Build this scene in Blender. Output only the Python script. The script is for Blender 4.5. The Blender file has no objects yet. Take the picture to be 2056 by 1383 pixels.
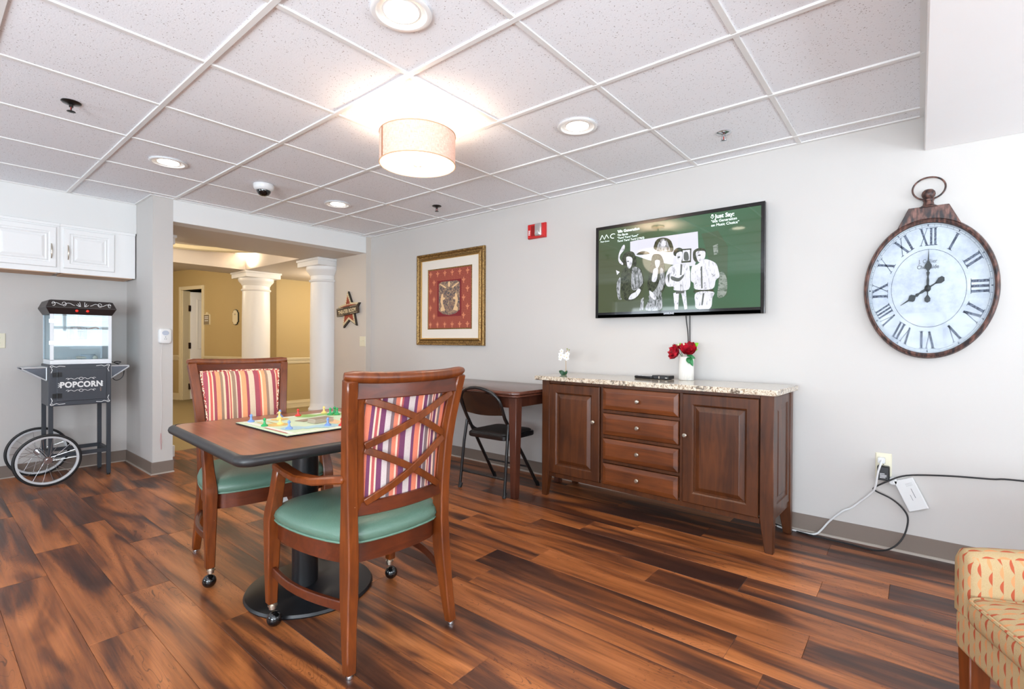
import bpy, bmesh, math, random
from mathutils import Vector, Matrix
PI = math.pi
sc = bpy.context.scene
# ------------------------------------------------------------------ camera
YAW, PITCH, ROLL = 0.688, -0.0052, 0.0052
fw = Vector((-math.sin(YAW)*math.cos(PITCH), math.cos(YAW)*math.cos(PITCH), math.sin(PITCH)))
r0 = Vector((math.cos(YAW), math.sin(YAW), 0)); u0 = r0.cross(fw)
rr = r0*math.cos(ROLL) + u0*math.sin(ROLL); uu = -r0*math.sin(ROLL) + u0*math.cos(ROLL)
cam = bpy.data.cameras.new('camera'); co = bpy.data.objects.new('camera', cam)
sc.collection.objects.link(co)
m = Matrix((rr, uu, -fw)).transposed().to_4x4(); m.translation = (0, 0, 1.12); co.matrix_world = m
cam.sensor_width = 36; cam.lens = 994.5*36/2056; cam.clip_start = 0.02
sc.camera = co
# ------------------------------------------------------------------ light and exposure
sc.view_settings.view_transform = 'Standard'; sc.view_settings.look = 'None'
sc.view_settings.gamma = 1; sc.view_settings.use_curve_mapping = False
sc.view_settings.exposure = 0.36
w = bpy.data.worlds.new('sky'); sc.world = w; w.use_nodes = True
w.node_tree.nodes['Background'].inputs[0].default_value = (0.75, 0.85, 1, 1)
w.node_tree.nodes['Background'].inputs[1].default_value = 1.0
def area(name, loc, rot, sx, sy, power, col=(1, 1, 1), spread=PI):
    l = bpy.data.lights.new(name, 'AREA'); l.shape = 'RECTANGLE'; l.size = sx; l.size_y = sy
    l.energy = power; l.color = col; l.spread = spread
    o = bpy.data.objects.new(name, l); o.location = loc; o.rotation_euler = rot; sc.collection.objects.link(o); return o
def point(name, loc, power, col, r=0.05):
    l = bpy.data.lights.new(name, 'POINT'); l.energy = power; l.color = col; l.shadow_soft_size = r
    o = bpy.data.objects.new(name, l); o.location = loc; sc.collection.objects.link(o); return o
def spot(name, loc, power, col, ang=1.9, r=0.05, rot=(0, 0, 0)):
    l = bpy.data.lights.new(name, 'SPOT'); l.energy = power; l.color = col; l.shadow_soft_size = r; l.spot_size = ang; l.spot_blend = 0.8
    o = bpy.data.objects.new(name, l); o.location = loc; o.rotation_euler = rot; sc.collection.objects.link(o); return o
DAY = (0.80, 0.90, 0.985); WARM = (1.0, 0.80, 0.58)
# daylight through the right wall's two windows; invented windows behind the camera add fill
area('daylight_window_1', (2.72, 1.95, 1.35), (0, PI/2+1.0, 0), 1.3, 2.1, 64, DAY)
area('daylight_window_2', (2.72, -0.75, 1.35), (0, PI/2+.9, 0), 1.3, 1.9, 110, DAY)
area('added_fill_window_3', (0.3, -2.72, 1.1), (PI/2+.95, 0, 0), 2.8, 1.6, 315, DAY)
area('added_fill_window_4', (-3.9, -2.72, 1.35), (PI/2+.7, 0, 0), 1.6, 1.3, 45, DAY)
# ------------------------------------------------------------------ helpers
def lin(c):
    return tuple((x/12.92 if x <= 0.04045 else ((x+0.055)/1.055)**2.4) for x in [v/255 for v in c]) + (1,)
MATS = {}
def mat(name, c=(200, 200, 200), rough=0.5, metal=0, spec=0.5, emis=None, es=0, coat=0, trans=0, alpha=1, bump=None, ior=None):
    m = bpy.data.materials.new(name); m.use_nodes = True; MATS[name] = m
    b = m.node_tree.nodes['Principled BSDF']
    b.inputs['Base Color'].default_value = lin(c); b.inputs['Roughness'].default_value = rough
    b.inputs['Metallic'].default_value = metal; b.inputs['Specular IOR Level'].default_value = spec
    b.inputs['Coat Weight'].default_value = coat; b.inputs['Transmission Weight'].default_value = trans
    if ior: b.inputs['IOR'].default_value = ior
    if emis: b.inputs['Emission Color'].default_value = lin(emis); b.inputs['Emission Strength'].default_value = es
    if bump:
        n = noise(m, bump[0], 4, 'Object'); bp = m.node_tree.nodes.new('ShaderNodeBump')
        bp.inputs['Strength'].default_value = bump[1]; bp.inputs['Distance'].default_value = 0.01
        m.node_tree.links.new(n.outputs['Fac'], bp.inputs['Height']); m.node_tree.links.new(bp.outputs['Normal'], b.inputs['Normal'])
    return m
def N(m, t, **kw):
    n = m.node_tree.nodes.new('ShaderNode'+t)
    for k, v in kw.items(): setattr(n, k, v)
    return n
def L(m, a, b): m.node_tree.links.new(a, b)
def noise(m, scale, detail=4, co='Object', vec=None, dist=0, rough=0.5):
    n = N(m, 'TexNoise'); n.inputs['Scale'].default_value = scale; n.inputs['Detail'].default_value = detail
    n.inputs['Distortion'].default_value = dist; n.inputs['Roughness'].default_value = rough
    if vec is None:
        vec = N(m, 'TexCoord').outputs[co]
    L(m, vec, n.inputs['Vector']); return n
def mapping(m, scale, co='Object', vec=None):
    mp = N(m, 'Mapping'); mp.inputs['Scale'].default_value = scale
    L(m, vec if vec else N(m, 'TexCoord').outputs[co], mp.inputs['Vector']); return mp.outputs['Vector']
def ramp(m, fac, stops, const=False):
    r = N(m, 'ValToRGB'); cr = r.color_ramp
    if const: cr.interpolation = 'CONSTANT'
    while len(cr.elements) < len(stops): cr.elements.new(0.5)
    for e, (p, c) in zip(cr.elements, stops): e.position = p; e.color = lin(c)
    L(m, fac, r.inputs['Fac']); return r.outputs['Color']
def math_(m, op, a, b=None, c=None):
    n = N(m, 'Math', operation=op)
    for i, x in enumerate((a, b, c)):
        if x is None: continue
        if isinstance(x, (int, float)): n.inputs[i].default_value = x
        else: L(m, x, n.inputs[i])
    return n.outputs[0]
def mix(m, fac, a, b, mode='MIX'):
    n = N(m, 'MixRGB', blend_type=mode)
    for i, x in enumerate((fac, a, b)):
        if isinstance(x, (int, float)): n.inputs[i].default_value = x
        elif isinstance(x, tuple): n.inputs[i].default_value = lin(x)
        else: L(m, x, n.inputs[i])
    return n.outputs[0]
def BS(m): return m.node_tree.nodes['Principled BSDF']
def wood(name, dark, light, sc3=(30, 30, 3), rough=0.35, coat=0.2, wear=None):
    m = mat(name, light, rough, coat=coat); BS(m).inputs['Coat Roughness'].default_value = 0.25
    v = mapping(m, sc3); n = noise(m, 1.0, 6, vec=v, dist=1.2, rough=0.6); n2 = noise(m, 4, 3, vec=None)
    c = ramp(m, n.outputs['Fac'], [(0.3, dark), (0.7, light)])
    c = mix(m, 0.35, c, ramp(m, n2.outputs['Fac'], [(0.35, dark), (0.65, light)]))
    if wear:
        n3 = noise(m, 90, 5); c = mix(m, ramp(m, n3.outputs['Fac'], [(wear, (0, 0, 0)), (wear+0.02, (255, 255, 255))]), c, (205, 170, 145))
    L(m, c, BS(m).inputs['Base Color']); return m
class M:
    def __init__(s): s.v = []; s.f = []
    def add(s, vs, fs):
        o = len(s.v); s.v += [tuple(x) for x in vs]; s.f += [tuple(i+o for i in f) for f in fs]; return s
    def box(s, x0, x1, y0, y1, z0, z1, mt=None):
        vs = [Vector((x, y, z)) for z in (z0, z1) for y in (y0, y1) for x in (x0, x1)]
        if mt: vs = [mt @ v for v in vs]
        return s.add(vs, [(0, 2, 3, 1), (4, 5, 7, 6), (0, 1, 5, 4), (2, 6, 7, 3), (0, 4, 6, 2), (1, 3, 7, 5)])
    def frustum(s, c0, w0, d0, z0, c1, w1, d1, z1):
        vs = []
        for (c, w_, d, z) in ((c0, w0, d0, z0), (c1, w1, d1, z1)):
            for y in (-d/2, d/2):
                for x in (-w_/2, w_/2): vs.append((c[0]+x, c[1]+y, z))
        return s.add(vs, [(0, 2, 3, 1), (4, 5, 7, 6), (0, 1, 5, 4), (2, 6, 7, 3), (0, 4, 6, 2), (1, 3, 7, 5)])
    def rings(s, rs, closed=True, caps=True, loop=False):
        n = len(rs[0]); vs = [p for r in rs for p in r]; fs = []
        K = len(rs)
        for k in range(K if loop else K-1):
            for i in range(n if closed else n-1):
                a = k*n+i; b = k*n+(i+1) % n; k2 = (k+1) % K
                fs.append((a, b, k2*n+(i+1) % n, k2*n+i))
        if caps and not loop: fs += [tuple(range(n-1, -1, -1)), tuple((K-1)*n+i for i in range(n))]
        return s.add(vs, fs)
    def lathe(s, prof, c=(0, 0, 0), n=24, mt=None, caps=True):
        rs = []
        for r, z in prof:
            ring = [Vector((c[0]+r*math.cos(2*PI*i/n), c[1]+r*math.sin(2*PI*i/n), c[2]+z)) for i in range(n)]
            rs.append([mt @ p for p in ring] if mt else ring)
        return s.rings(rs, caps=caps)
    def cyl(s, p0, p1, r, n=14, r1=None):
        p0 = Vector(p0); p1 = Vector(p1); d = (p1-p0).normalized()
        a = d.orthogonal().normalized(); b = d.cross(a)
        rs = [[p+(a*math.cos(2*PI*i/n)+b*math.sin(2*PI*i/n))*q for i in range(n)] for p, q in ((p0, r), (p1, r if r1 is None else r1))]
        return s.rings(rs)
    def tube(s, pts, r, n=8, loop=False):
        pts = [Vector(p) for p in pts]; rs = []; a = None; K = len(pts)
        for i, p in enumerate(pts):
            if loop: d = (pts[(i+1) % K]-pts[i-1])
            else: d = pts[min(i+1, K-1)]-pts[max(i-1, 0)]
            d.normalize()
            if a is None: a = d.orthogonal().normalized()
            a = (a-d*a.dot(d)).normalized(); b = d.cross(a)
            q = r[i] if isinstance(r, (list, tuple)) else r
            rs.append([p+(a*math.cos(2*PI*j/n)+b*math.sin(2*PI*j/n))*q for j in range(n)])
        return s.rings(rs, loop=loop)
    def sweep(s, pts, ws, hs, side, loop=False):
        """rectangular section, ws along side vector, hs across"""
        pts = [Vector(p) for p in pts]; K = len(pts); rs = []
        for i, p in enumerate(pts):
            d = (pts[(i+1) % K]-pts[i-1]) if loop else (pts[min(i+1, K-1)]-pts[max(i-1, 0)])
            d.normalize(); sd = Vector(side[i]) if isinstance(side, list) else Vector(side)
            sd = (sd-d*sd.dot(d)).normalized(); b = d.cross(sd)
            w_ = (ws[i] if isinstance(ws, (list, tuple)) else ws)/2; h = (hs[i] if isinstance(hs, (list, tuple)) else hs)/2
            rs.append([p-sd*w_-b*h, p+sd*w_-b*h, p+sd*w_+b*h, p-sd*w_+b*h])
        return s.rings(rs, loop=loop)
    def prism(s, poly, f0, f1):
        n = len(poly); return s.add([f0(p) for p in poly]+[f1(p) for p in poly],
            [tuple(range(n-1, -1, -1)), tuple(range(n, 2*n))]+[(i, (i+1) % n, n+(i+1) % n, n+i) for i in range(n)])
    def xz(s, poly, y0, y1):
        return s.prism(poly, lambda p: (p[0], y0, p[1]), lambda p: (p[0], y1, p[1]))
    def xy(s, poly, z0, z1):
        return s.prism(poly, lambda p: (p[0], p[1], z0), lambda p: (p[0], p[1], z1))
    def yz(s, poly, x0, x1):
        return s.prism(poly, lambda p: (x0, p[0], p[1]), lambda p: (x1, p[0], p[1]))
    def frame_xz(s, x0, x1, z0, z1, prof, fill=True):
        """rectangular moulding in the xz plane; prof = [(inset, y)]"""
        rs = []
        for i, y in prof: rs.append([(x0+i, y, z0+i), (x1-i, y, z0+i), (x1-i, y, z1-i), (x0+i, y, z1-i)])
        n = 4; vs = [p for r in rs for p in r]; fs = []
        for k in range(len(rs)-1):
            for i in range(4): fs.append((k*4+i, k*4+(i+1) % 4, (k+1)*4+(i+1) % 4, (k+1)*4+i))
        if fill: fs.append(tuple((len(rs)-1)*4+i for i in range(4)))
        return s.add(vs, fs)
    def ball(s, c, r, n=12, m_=8, sz=1, mt=None):
        prof = [(max(r*math.sin(PI*k/m_), 1e-4), -r*sz*math.cos(PI*k/m_)) for k in range(m_+1)]
        return s.lathe(prof, c, n, mt)
    def tf(s, mt): s.v = [tuple(mt @ Vector(p)) for p in s.v]; return s
    def build(s, name, m, parent=None, bevel=0, seg=1, smooth=40, loc=None, label=None):
        me = bpy.data.meshes.new(name); me.from_pydata(s.v, [], s.f)
        bm = bmesh.new(); bm.from_mesh(me); bmesh.ops.recalc_face_normals(bm, faces=bm.faces)
        if bevel:
            ed = [e for e in bm.edges if len(e.link_faces) == 2 and e.calc_face_angle(0) > 0.6]
            bmesh.ops.bevel(bm, geom=ed, offset=bevel, segments=seg, affect='EDGES', profile=0.5, clamp_overlap=True)
        uv = bm.loops.layers.uv.new('UVMap')
        for f in bm.faces:
            f.smooth = bool(smooth); n = f.normal; ax = max(range(3), key=lambda k: abs(n[k]))
            for l in f.loops:
                c = l.vert.co; l[uv].uv = ((c.y, c.z), (c.x, c.z), (c.x, c.y))[ax]
        bm.to_mesh(me); bm.free()
        if smooth: me.set_sharp_from_angle(angle=math.radians(smooth))
        me.materials.append(m)
        o = bpy.data.objects.new(name, me); sc.collection.objects.link(o)
        if parent: o.parent = parent
        if loc: o.location = loc
        if label: o['label'] = label
        return o
def thing(name, label, cat, loc=(0, 0, 0), rz=0, group=None):
    o = bpy.data.objects.new(name, None); sc.collection.objects.link(o); o.empty_display_size = 0.05
    o.location = loc; o.rotation_euler = (0, 0, rz); o['label'] = label; o['category'] = cat
    if group: o['group'] = group
    return o
def tag(o, label, cat, group=None):
    o['label'] = label; o['category'] = cat
    if group: o['group'] = group
    return o
def struct(o): o['kind'] = 'structure'; return o
def sname(name):
    o = bpy.data.objects.new(name, None); sc.collection.objects.link(o); o.empty_display_size = 0.05; return struct(o)
def dup(o, parent=None):
    c = o.copy(); sc.collection.objects.link(c)
    if parent: c.parent = parent
    for ch in list(o.children): dup(ch, c)
    return c
def text(s_, size, m, parent, mt, ext=0.0006, align='LEFT', name='lettering', xs=1.0, bold=0, sp=1):
    cu = bpy.data.curves.new(name, 'FONT'); cu.body = s_; cu.size = size; cu.align_x = align; cu.extrude = ext; cu.offset = bold; cu.space_character = sp
    cu.resolution_u = 3
    t = bpy.data.objects.new('tmp', cu); sc.collection.objects.link(t)
    bpy.context.view_layer.update()
    me = bpy.data.meshes.new_from_object(t.evaluated_get(bpy.context.evaluated_depsgraph_get()))
    bpy.data.objects.remove(t); me.name = name
    me.transform(mt @ Matrix.Diagonal((xs, 1, 1, 1))); me.materials.clear(); me.materials.append(m)
    o = bpy.data.objects.new(name, me); sc.collection.objects.link(o)
    if parent: o.parent = parent
    return o
def wallmt(x, z, y): # text reading on a wall that faces -y
    return Matrix.Translation((x, y, z)) @ Matrix.Rotation(PI/2, 4, 'X')
def rrect(x0, x1, y0, y1, r, n=5):
    p = []
    for cx, cy, a in ((x1-r, y1-r, 0), (x0+r, y1-r, PI/2), (x0+r, y0+r, PI), (x1-r, y0+r, 3*PI/2)):
        p += [(cx+r*math.cos(a+PI/2*i/n), cy+r*math.sin(a+PI/2*i/n)) for i in range(n+1)]
    return p
# ------------------------------------------------------------------ materials
def paint(name, c, rough=0.55):
    m = mat(name, c, rough, spec=0.35)
    n = noise(m, 220, 3); n2 = noise(m, 1.3, 3)
    L(m, mix(m, 0.05, c, ramp(m, n2.outputs['Fac'], [(0.35, tuple(int(x*0.75) for x in c)), (0.65, c)])), BS(m).inputs['Base Color'])
    b = N(m, 'Bump'); b.inputs['Strength'].default_value = 0.12; b.inputs['Distance'].default_value = 0.002
    L(m, n.outputs['Fac'], b.inputs['Height']); L(m, b.outputs['Normal'], BS(m).inputs['Normal']); return m
m_wall = paint('wall_paint', (201, 197, 193)); m_white = mat('white_paint', (238, 238, 237), 0.4); m_sofw = paint('soffit_white', (250, 250, 250))
m_head = paint('header_paint', (230, 230, 228)); m_soff = paint('soffit_paint', (205, 196, 186))
m_yel = paint('yellow_wall_paint', (188, 166, 118)); m_cream = mat('cream_trim', (226, 214, 180), 0.4)
m_base = mat('vinyl_baseboard', (124, 110, 100), 0.45); m_toe = mat('caulk_strip', (176, 165, 155), 0.6)
m_grid = mat('ceiling_grid_white', (228, 227, 225), 0.35)
m_sub = mat('subfloor_dark', (22, 14, 10), 0.9)
m_carpet = mat('carpet_olive', (150, 134, 98), 0.95, spec=0.1, bump=(180, 0.6))
# ceiling tile: pitted mineral fibre
m_tile = mat('mineral_fibre_tile', (222, 220, 219), 0.9, spec=0.1)
def _tile(m):
    oi = N(m, 'ObjectInfo'); tc = N(m, 'TexCoord')
    add = N(m, 'VectorMath', operation='ADD'); L(m, tc.outputs['Object'], add.inputs[0])
    cx = N(m, 'CombineXYZ'); r = math_(m, 'MULTIPLY', oi.outputs['Random'], 37.0); L(m, r, cx.inputs[0]); L(m, r, cx.inputs[1]); L(m, cx.outputs[0], add.inputs[1])
    vo = N(m, 'TexVoronoi'); vo.inputs['Scale'].default_value = 95; vo.inputs['Randomness'].default_value = 1
    ns = noise(m, 60, 2, vec=add.outputs[0], dist=1); v2 = N(m, 'VectorMath', operation='ADD'); L(m, add.outputs[0], v2.inputs[0])
    sc_ = N(m, 'VectorMath', operation='SCALE'); sc_.inputs['Scale'].default_value = 0.02; L(m, ns.outputs['Color'], sc_.inputs[0]); L(m, sc_.outputs[0], v2.inputs[1])
    L(m, v2.outputs[0], vo.inputs['Vector'])
    gate = noise(m, 130, 1, vec=add.outputs[0])
    a = math_(m, 'LESS_THAN', vo.outputs['Distance'], 0.24); g = math_(m, 'GREATER_THAN', gate.outputs['Fac'], 0.53)
    k = math_(m, 'MULTIPLY', a, g)
    L(m, mix(m, k, (240, 242, 246), (176, 172, 172)), BS(m).inputs['Base Color'])
    b = N(m, 'Bump'); b.inputs['Strength'].default_value = 0.25; b.inputs['Distance'].default_value = 0.003
    n2 = noise(m, 150, 4, vec=add.outputs[0]); h = math_(m, 'SUBTRACT', n2.outputs['Fac'], k)
    L(m, h, b.inputs['Height']); L(m, b.outputs['Normal'], BS(m).inputs['Normal'])
_tile(m_tile)
# floor plank: acacia-look vinyl, every plank its own stretch of figure
m_plank = mat('plank_wood', (150, 80, 45), 0.3, spec=0.5)
def _plank(m):
    oi = N(m, 'ObjectInfo'); tc = N(m, 'TexCoord')
    cx = N(m, 'CombineXYZ'); R = oi.outputs['Random']
    L(m, math_(m, 'MULTIPLY', R, 91.0), cx.inputs[0]); L(m, math_(m, 'MULTIPLY', R, 53.0), cx.inputs[1]); L(m, math_(m, 'MULTIPLY', R, 17.0), cx.inputs[2])
    add = N(m, 'VectorMath', operation='ADD'); L(m, tc.outputs['Object'], add.inputs[0]); L(m, cx.outputs[0], add.inputs[1])
    v1 = mapping(m, (0.9, 6.5, 1), vec=add.outputs[0]); n1 = noise(m, 1.0, 3, vec=v1, dist=1.1, rough=0.45)
    v2 = mapping(m, (4, 120, 1), vec=add.outputs[0]); n2 = noise(m, 1.0, 4, vec=v2, dist=0.4)
    v3 = mapping(m, (1.6, 9, 1), vec=add.outputs[0]); n3 = noise(m, 1.0, 2, vec=v3, dist=2.2)
    v5 = mapping(m, (1.1, 20, 1), vec=add.outputs[0]); n5 = noise(m, 1.0, 5, vec=v5, dist=1.6, rough=0.62)
    f = math_(m, 'ADD', math_(m, 'MULTIPLY', n1.outputs['Fac'], .80), math_(m, 'MULTIPLY', n5.outputs['Fac'], .25))
    f = math_(m, 'ADD', f, math_(m, 'MULTIPLY_ADD', math_(m, 'FRACT', math_(m, 'MULTIPLY', R, 7.31)), .10, -.065))
    base = ramp(m, f, [(0.37, (66, 41, 34)), (0.45, (102, 61, 42)), (0.51, (148, 87, 50)), (0.58, (188, 115, 63)), (0.70, (214, 142, 86))])
    bands = math_(m, 'ABSOLUTE', math_(m, 'SINE', math_(m, 'MULTIPLY', n3.outputs['Fac'], 42.0)))
    dark = math_(m, 'MULTIPLY', math_(m, 'LESS_THAN', bands, 0.13), math_(m, 'GREATER_THAN', n1.outputs['Fac'], 0.0))
    n4 = noise(m, 1.1, 2, vec=add.outputs[0]); gate = ramp(m, n4.outputs['Fac'], [(0.40, (0, 0, 0)), (0.56, (215, 215, 215))])
    dk = math_(m, 'MULTIPLY', dark, gate)
    c = mix(m, dk, base, (72, 38, 28))
    c = mix(m, 0.35, c, ramp(m, n2.outputs['Fac'], [(0.3, (70, 66, 64)), (0.7, (182, 178, 174))]), 'OVERLAY')
    tone = ramp(m, R, [(0.0, (200, 190, 186)), (0.5, (235, 228, 222)), (1.0, (255, 255, 255))])
    c = mix(m, 0.8, c, tone, 'MULTIPLY')
    L(m, c, BS(m).inputs['Base Color'])
    rg = math_(m, 'MULTIPLY_ADD', n2.outputs['Fac'], 0.18, 0.24); L(m, rg, BS(m).inputs['Roughness'])
    b = N(m, 'Bump'); b.inputs['Strength'].default_value = 0.06; b.inputs['Distance'].default_value = 0.002
    L(m, n2.outputs['Fac'], b.inputs['Height']); L(m, b.outputs['Normal'], BS(m).inputs['Normal'])
_plank(m_plank)
m_granite = mat('granite', (200, 190, 175), 0.12, coat=0.3)
def _gran(m):
    v = N(m, 'TexVoronoi'); v.inputs['Scale'].default_value = 95; L(m, N(m, 'TexCoord').outputs['Object'], v.inputs['Vector'])
    n = noise(m, 55, 6, dist=1.5, rough=0.7); n2 = noise(m, 26, 4, dist=1.0)
    c = ramp(m, n.outputs['Fac'], [(0.36, (96, 68, 52)), (0.43, (172, 148, 122)), (0.5, (214, 202, 182)), (0.68, (232, 225, 212))])
    k = ramp(m, n2.outputs['Fac'], [(0.40, (255, 255, 255)), (0.47, (0, 0, 0))]); vv = ramp(m, v.outputs['Color'], [(0.35, (60, 44, 38)), (0.75, (205, 190, 170))])
    c = mix(m, math_(m, 'MULTIPLY', k, 0.75), c, vv); L(m, c, BS(m).inputs['Base Color'])
_gran(m_granite)
m_cherry = wood('sideboard_cherry', (48, 22, 9), (98, 52, 22), (22, 22, 2.2), 0.36, 0.05)
m_cherry_h = wood('drawer_cherry', (64, 30, 12), (124, 65, 28), (2.2, 22, 22), 0.36, 0.05)
m_chair = wood('chair_cherry', (70, 28, 9), (132, 65, 22), (28, 28, 3), 0.3, 0.12, wear=0.74)
m_chair_d = wood('chair_rail_cherry', (62, 25, 10), (106, 46, 20), (6, 28, 28), 0.3, 0.12, wear=0.75)
m_table = wood('table_laminate', (112, 60, 38), (158, 96, 66), (2.5, 30, 3), 0.3, 0.1)
m_desk = wood('desk_walnut', (66, 34, 24), (110, 62, 46), (3, 25, 25), 0.22, 0.3)
m_desk_leg = wood('desk_leg_walnut', (60, 30, 22), (98, 54, 38), (25, 25, 2.5), 0.3, 0.2)
m_black = mat('black_enamel', (20, 21, 24), 0.35); m_blackg = mat('black_gloss', (12, 12, 13), 0.12, coat=0.5)
m_rubber = mat('black_rubber', (26, 26, 28), 0.55); m_edge = mat('black_vinyl_edge', (34, 33, 34), 0.42)
m_chrome = mat('chrome', (205, 205, 208), 0.15, 1); m_nickel = mat('brushed_nickel', (205, 195, 180), 0.32, 1)
m_bronze = mat('aged_bronze', (120, 98, 86), 0.35, 0.9); m_steel = mat('silver_paint', (205, 208, 212), 0.35, 0.3)
m_dgrey = mat('slate_grey_enamel', (62, 66, 74), 0.42); m_dgrey2 = mat('slate_frame_enamel', (50, 55, 62), 0.4)
m_whitep = mat('white_plastic', (222, 223, 223), 0.35); m_ivory = mat('ivory_plastic', (226, 220, 196), 0.4)
m_print = mat('white_print', (235, 235, 235), 0.6)
m_vinyl = mat('seafoam_vinyl', (92, 122, 106), 0.36, coat=0.0, bump=(160, 0.12))
m_pipe = mat('seafoam_piping', (98, 130, 112), 0.4)
m_glass = mat('clear_glass', (255, 255, 255), 0.02, trans=1.0, ior=1.45)
def thin_glass(name, tint=(240, 246, 248), refl=0.16):
    m = bpy.data.materials.new(name); m.use_nodes = True; nt = m.node_tree; nt.nodes.clear()
    o = nt.nodes.new('ShaderNodeOutputMaterial'); t = nt.nodes.new('ShaderNodeBsdfTransparent'); g = nt.nodes.new('ShaderNodeBsdfGlossy')
    t.inputs[0].default_value = lin(tint); g.inputs['Roughness'].default_value = 0.02; x = nt.nodes.new('ShaderNodeMixShader')
    x.inputs[0].default_value = refl; nt.links.new(t.outputs[0], x.inputs[1]); nt.links.new(g.outputs[0], x.inputs[2]); nt.links.new(x.outputs[0], o.inputs[0]); return m
m_pane = thin_glass('display_glass', refl=0.07); m_pane_s = thin_glass('thin_glass', refl=0.004)
# ================================================================== SETTING
XL, XR, YB, YF, H = -4.91, 2.6, 3.395, -2.6, 2.3175   # opening wall, window wall, tv wall, wall behind camera, ceiling
XRC = -5.68                                            # recess wall behind the popcorn cart
# ---- floor: vinyl planks 48 x 7 inches laid along X
fl = struct(M().box(-5.8, XR+.1, YF-.1, YB+.05, -.12, -.006).build('floor', m_sub, smooth=0))
PW, PLN = 0.1778, 1.22
known = {0: -.371, 1: -.971, 2: -.097, 3: -.343, 4: -.626, 5: -.99, 6: -.316, 8: -.40, 13: -2.135, 14: -2.69, 15: -2.34, 16: -3.19, -1: .31}
random.seed(5); pm = {}
for r in range(-1, 33):
    y1 = 3.26-PW*r; y0 = y1-PW; y1 = min(y1, YB)
    if y1 < YF: break
    y0 = max(y0, YF); j = known.get(r, -.6-1.22*random.random())
    xlo = -5.80 if y0 > 1.30 else (XRC if y1 < 1.36 else -5.80)
    k0 = math.floor((xlo-j)/PLN); k1 = math.ceil((XR-j)/PLN)
    for k in range(k0, k1):
        a = max(j+k*PLN, xlo); b = min(j+(k+1)*PLN, XR)
        if b-a < .02: continue
        key = (round(b-a, 3), round(y1-y0, 3))
        if key not in pm:
            lx, ly = (b-a)/2-.0004, (y1-y0)/2-.0004
            o = M().box(-lx, lx, -ly, ly, -.006, 0).build('plank', m_plank, fl, bevel=.0011, seg=1, smooth=0); pm[key] = o
        else: o = pm[key].copy(); sc.collection.objects.link(o)
        o.location = ((a+b)/2, (y0+y1)/2, 0)
struct(M().box(-13, -5.8, -3, 7.5, -.12, 0).build('floor', m_carpet, smooth=0))
# ---- ceiling: 2 ft lay-in tiles in a white T grid
ce = struct(M().box(XRC-.1, .014, YF-.1, YB+.1, H+.03, H+.12).build('ceiling', m_white, smooth=0))
T = 0.6096; GX, GY = -.5628, 3.2577
def clip_left(y0, y1): return -5.37 if y1 <= 1.29 else XL
xs = [.014]+[GX-T*b for b in range(0, 9)]; ys = [YB]+[GY-T*a for a in range(0, 11)]
tm = {}
for j in range(len(ys)-1):
    ya, yb = max(ys[j+1], YF), ys[j]
    if yb <= YF: break
    segs = [(ya, yb)]
    if ya < 1.28 < yb: segs = [(ya, 1.28), (1.28, yb)]
    for i in range(len(xs)):
        xb = xs[i]; xa = xs[i+1] if i+1 < len(xs) else -5.5
        for (p, q) in segs:
            xl = clip_left(p, q); a = max(xa, xl)
            if xa > XL-.2 and len(segs) > 1:
                if (p, q) == segs[1]: continue
                q = segs[1][1]; a = max(xa, XL)
            if xb-a < .03: continue
            key = (round(xb-a, 3), round(q-p, 3))
            if key not in tm:
                lx, ly = (xb-a)/2-.010, (q-p)/2-.010
                o = M().box(-lx, lx, -ly, ly, 0, .016).build('ceiling_tile', m_tile, ce, bevel=.002, seg=1, smooth=0); tm[key] = o
            else: o = tm[key].copy(); sc.collection.objects.link(o)
            o.location = ((a+xb)/2, (p+q)/2, H+.003+random.uniform(0, .002))
for k, x in enumerate(xs[1:]):
    y1 = YB if x > XL else 1.27
    M().box(x-.012, x+.012, YF, y1, H-.002, H+.008).box(x-.002, x+.002, YF, y1, H+.008, H+.028).build('grid_rail', m_grid, ce, bevel=.0015, seg=1, smooth=0)
for k, y in enumerate(ys[1:]):
    if y < YF: break
    xl = XL if y > 1.28 else -5.37
    M().box(xl, .014, y-.012, y+.012, H-.004, H+.007).box(xl, .014, y-.002, y+.002, H+.007, H+.027).build('grid_rail', m_grid, ce, bevel=.0015, seg=1, smooth=0)
def angle(x0, x1, y0, y1): M().box(x0, x1, y0, y1, H-.003, H+.01).build('wall_angle', m_grid, ce, smooth=0)
angle(XL, .014, YB-.02, YB); angle(XL, XL+.02, 1.28, YB-.02); angle(-5.37, XL+.02, 1.26, 1.28); angle(-5.37, -5.35, YF, 1.26); angle(-.006, .014, YF, YB-.02)
# lowered plaster soffit on the window side
struct(M().box(.014, XR, YF, YB, 2.137, H+.12).build('ceiling', m_sofw, bevel=.004, smooth=0))
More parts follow.
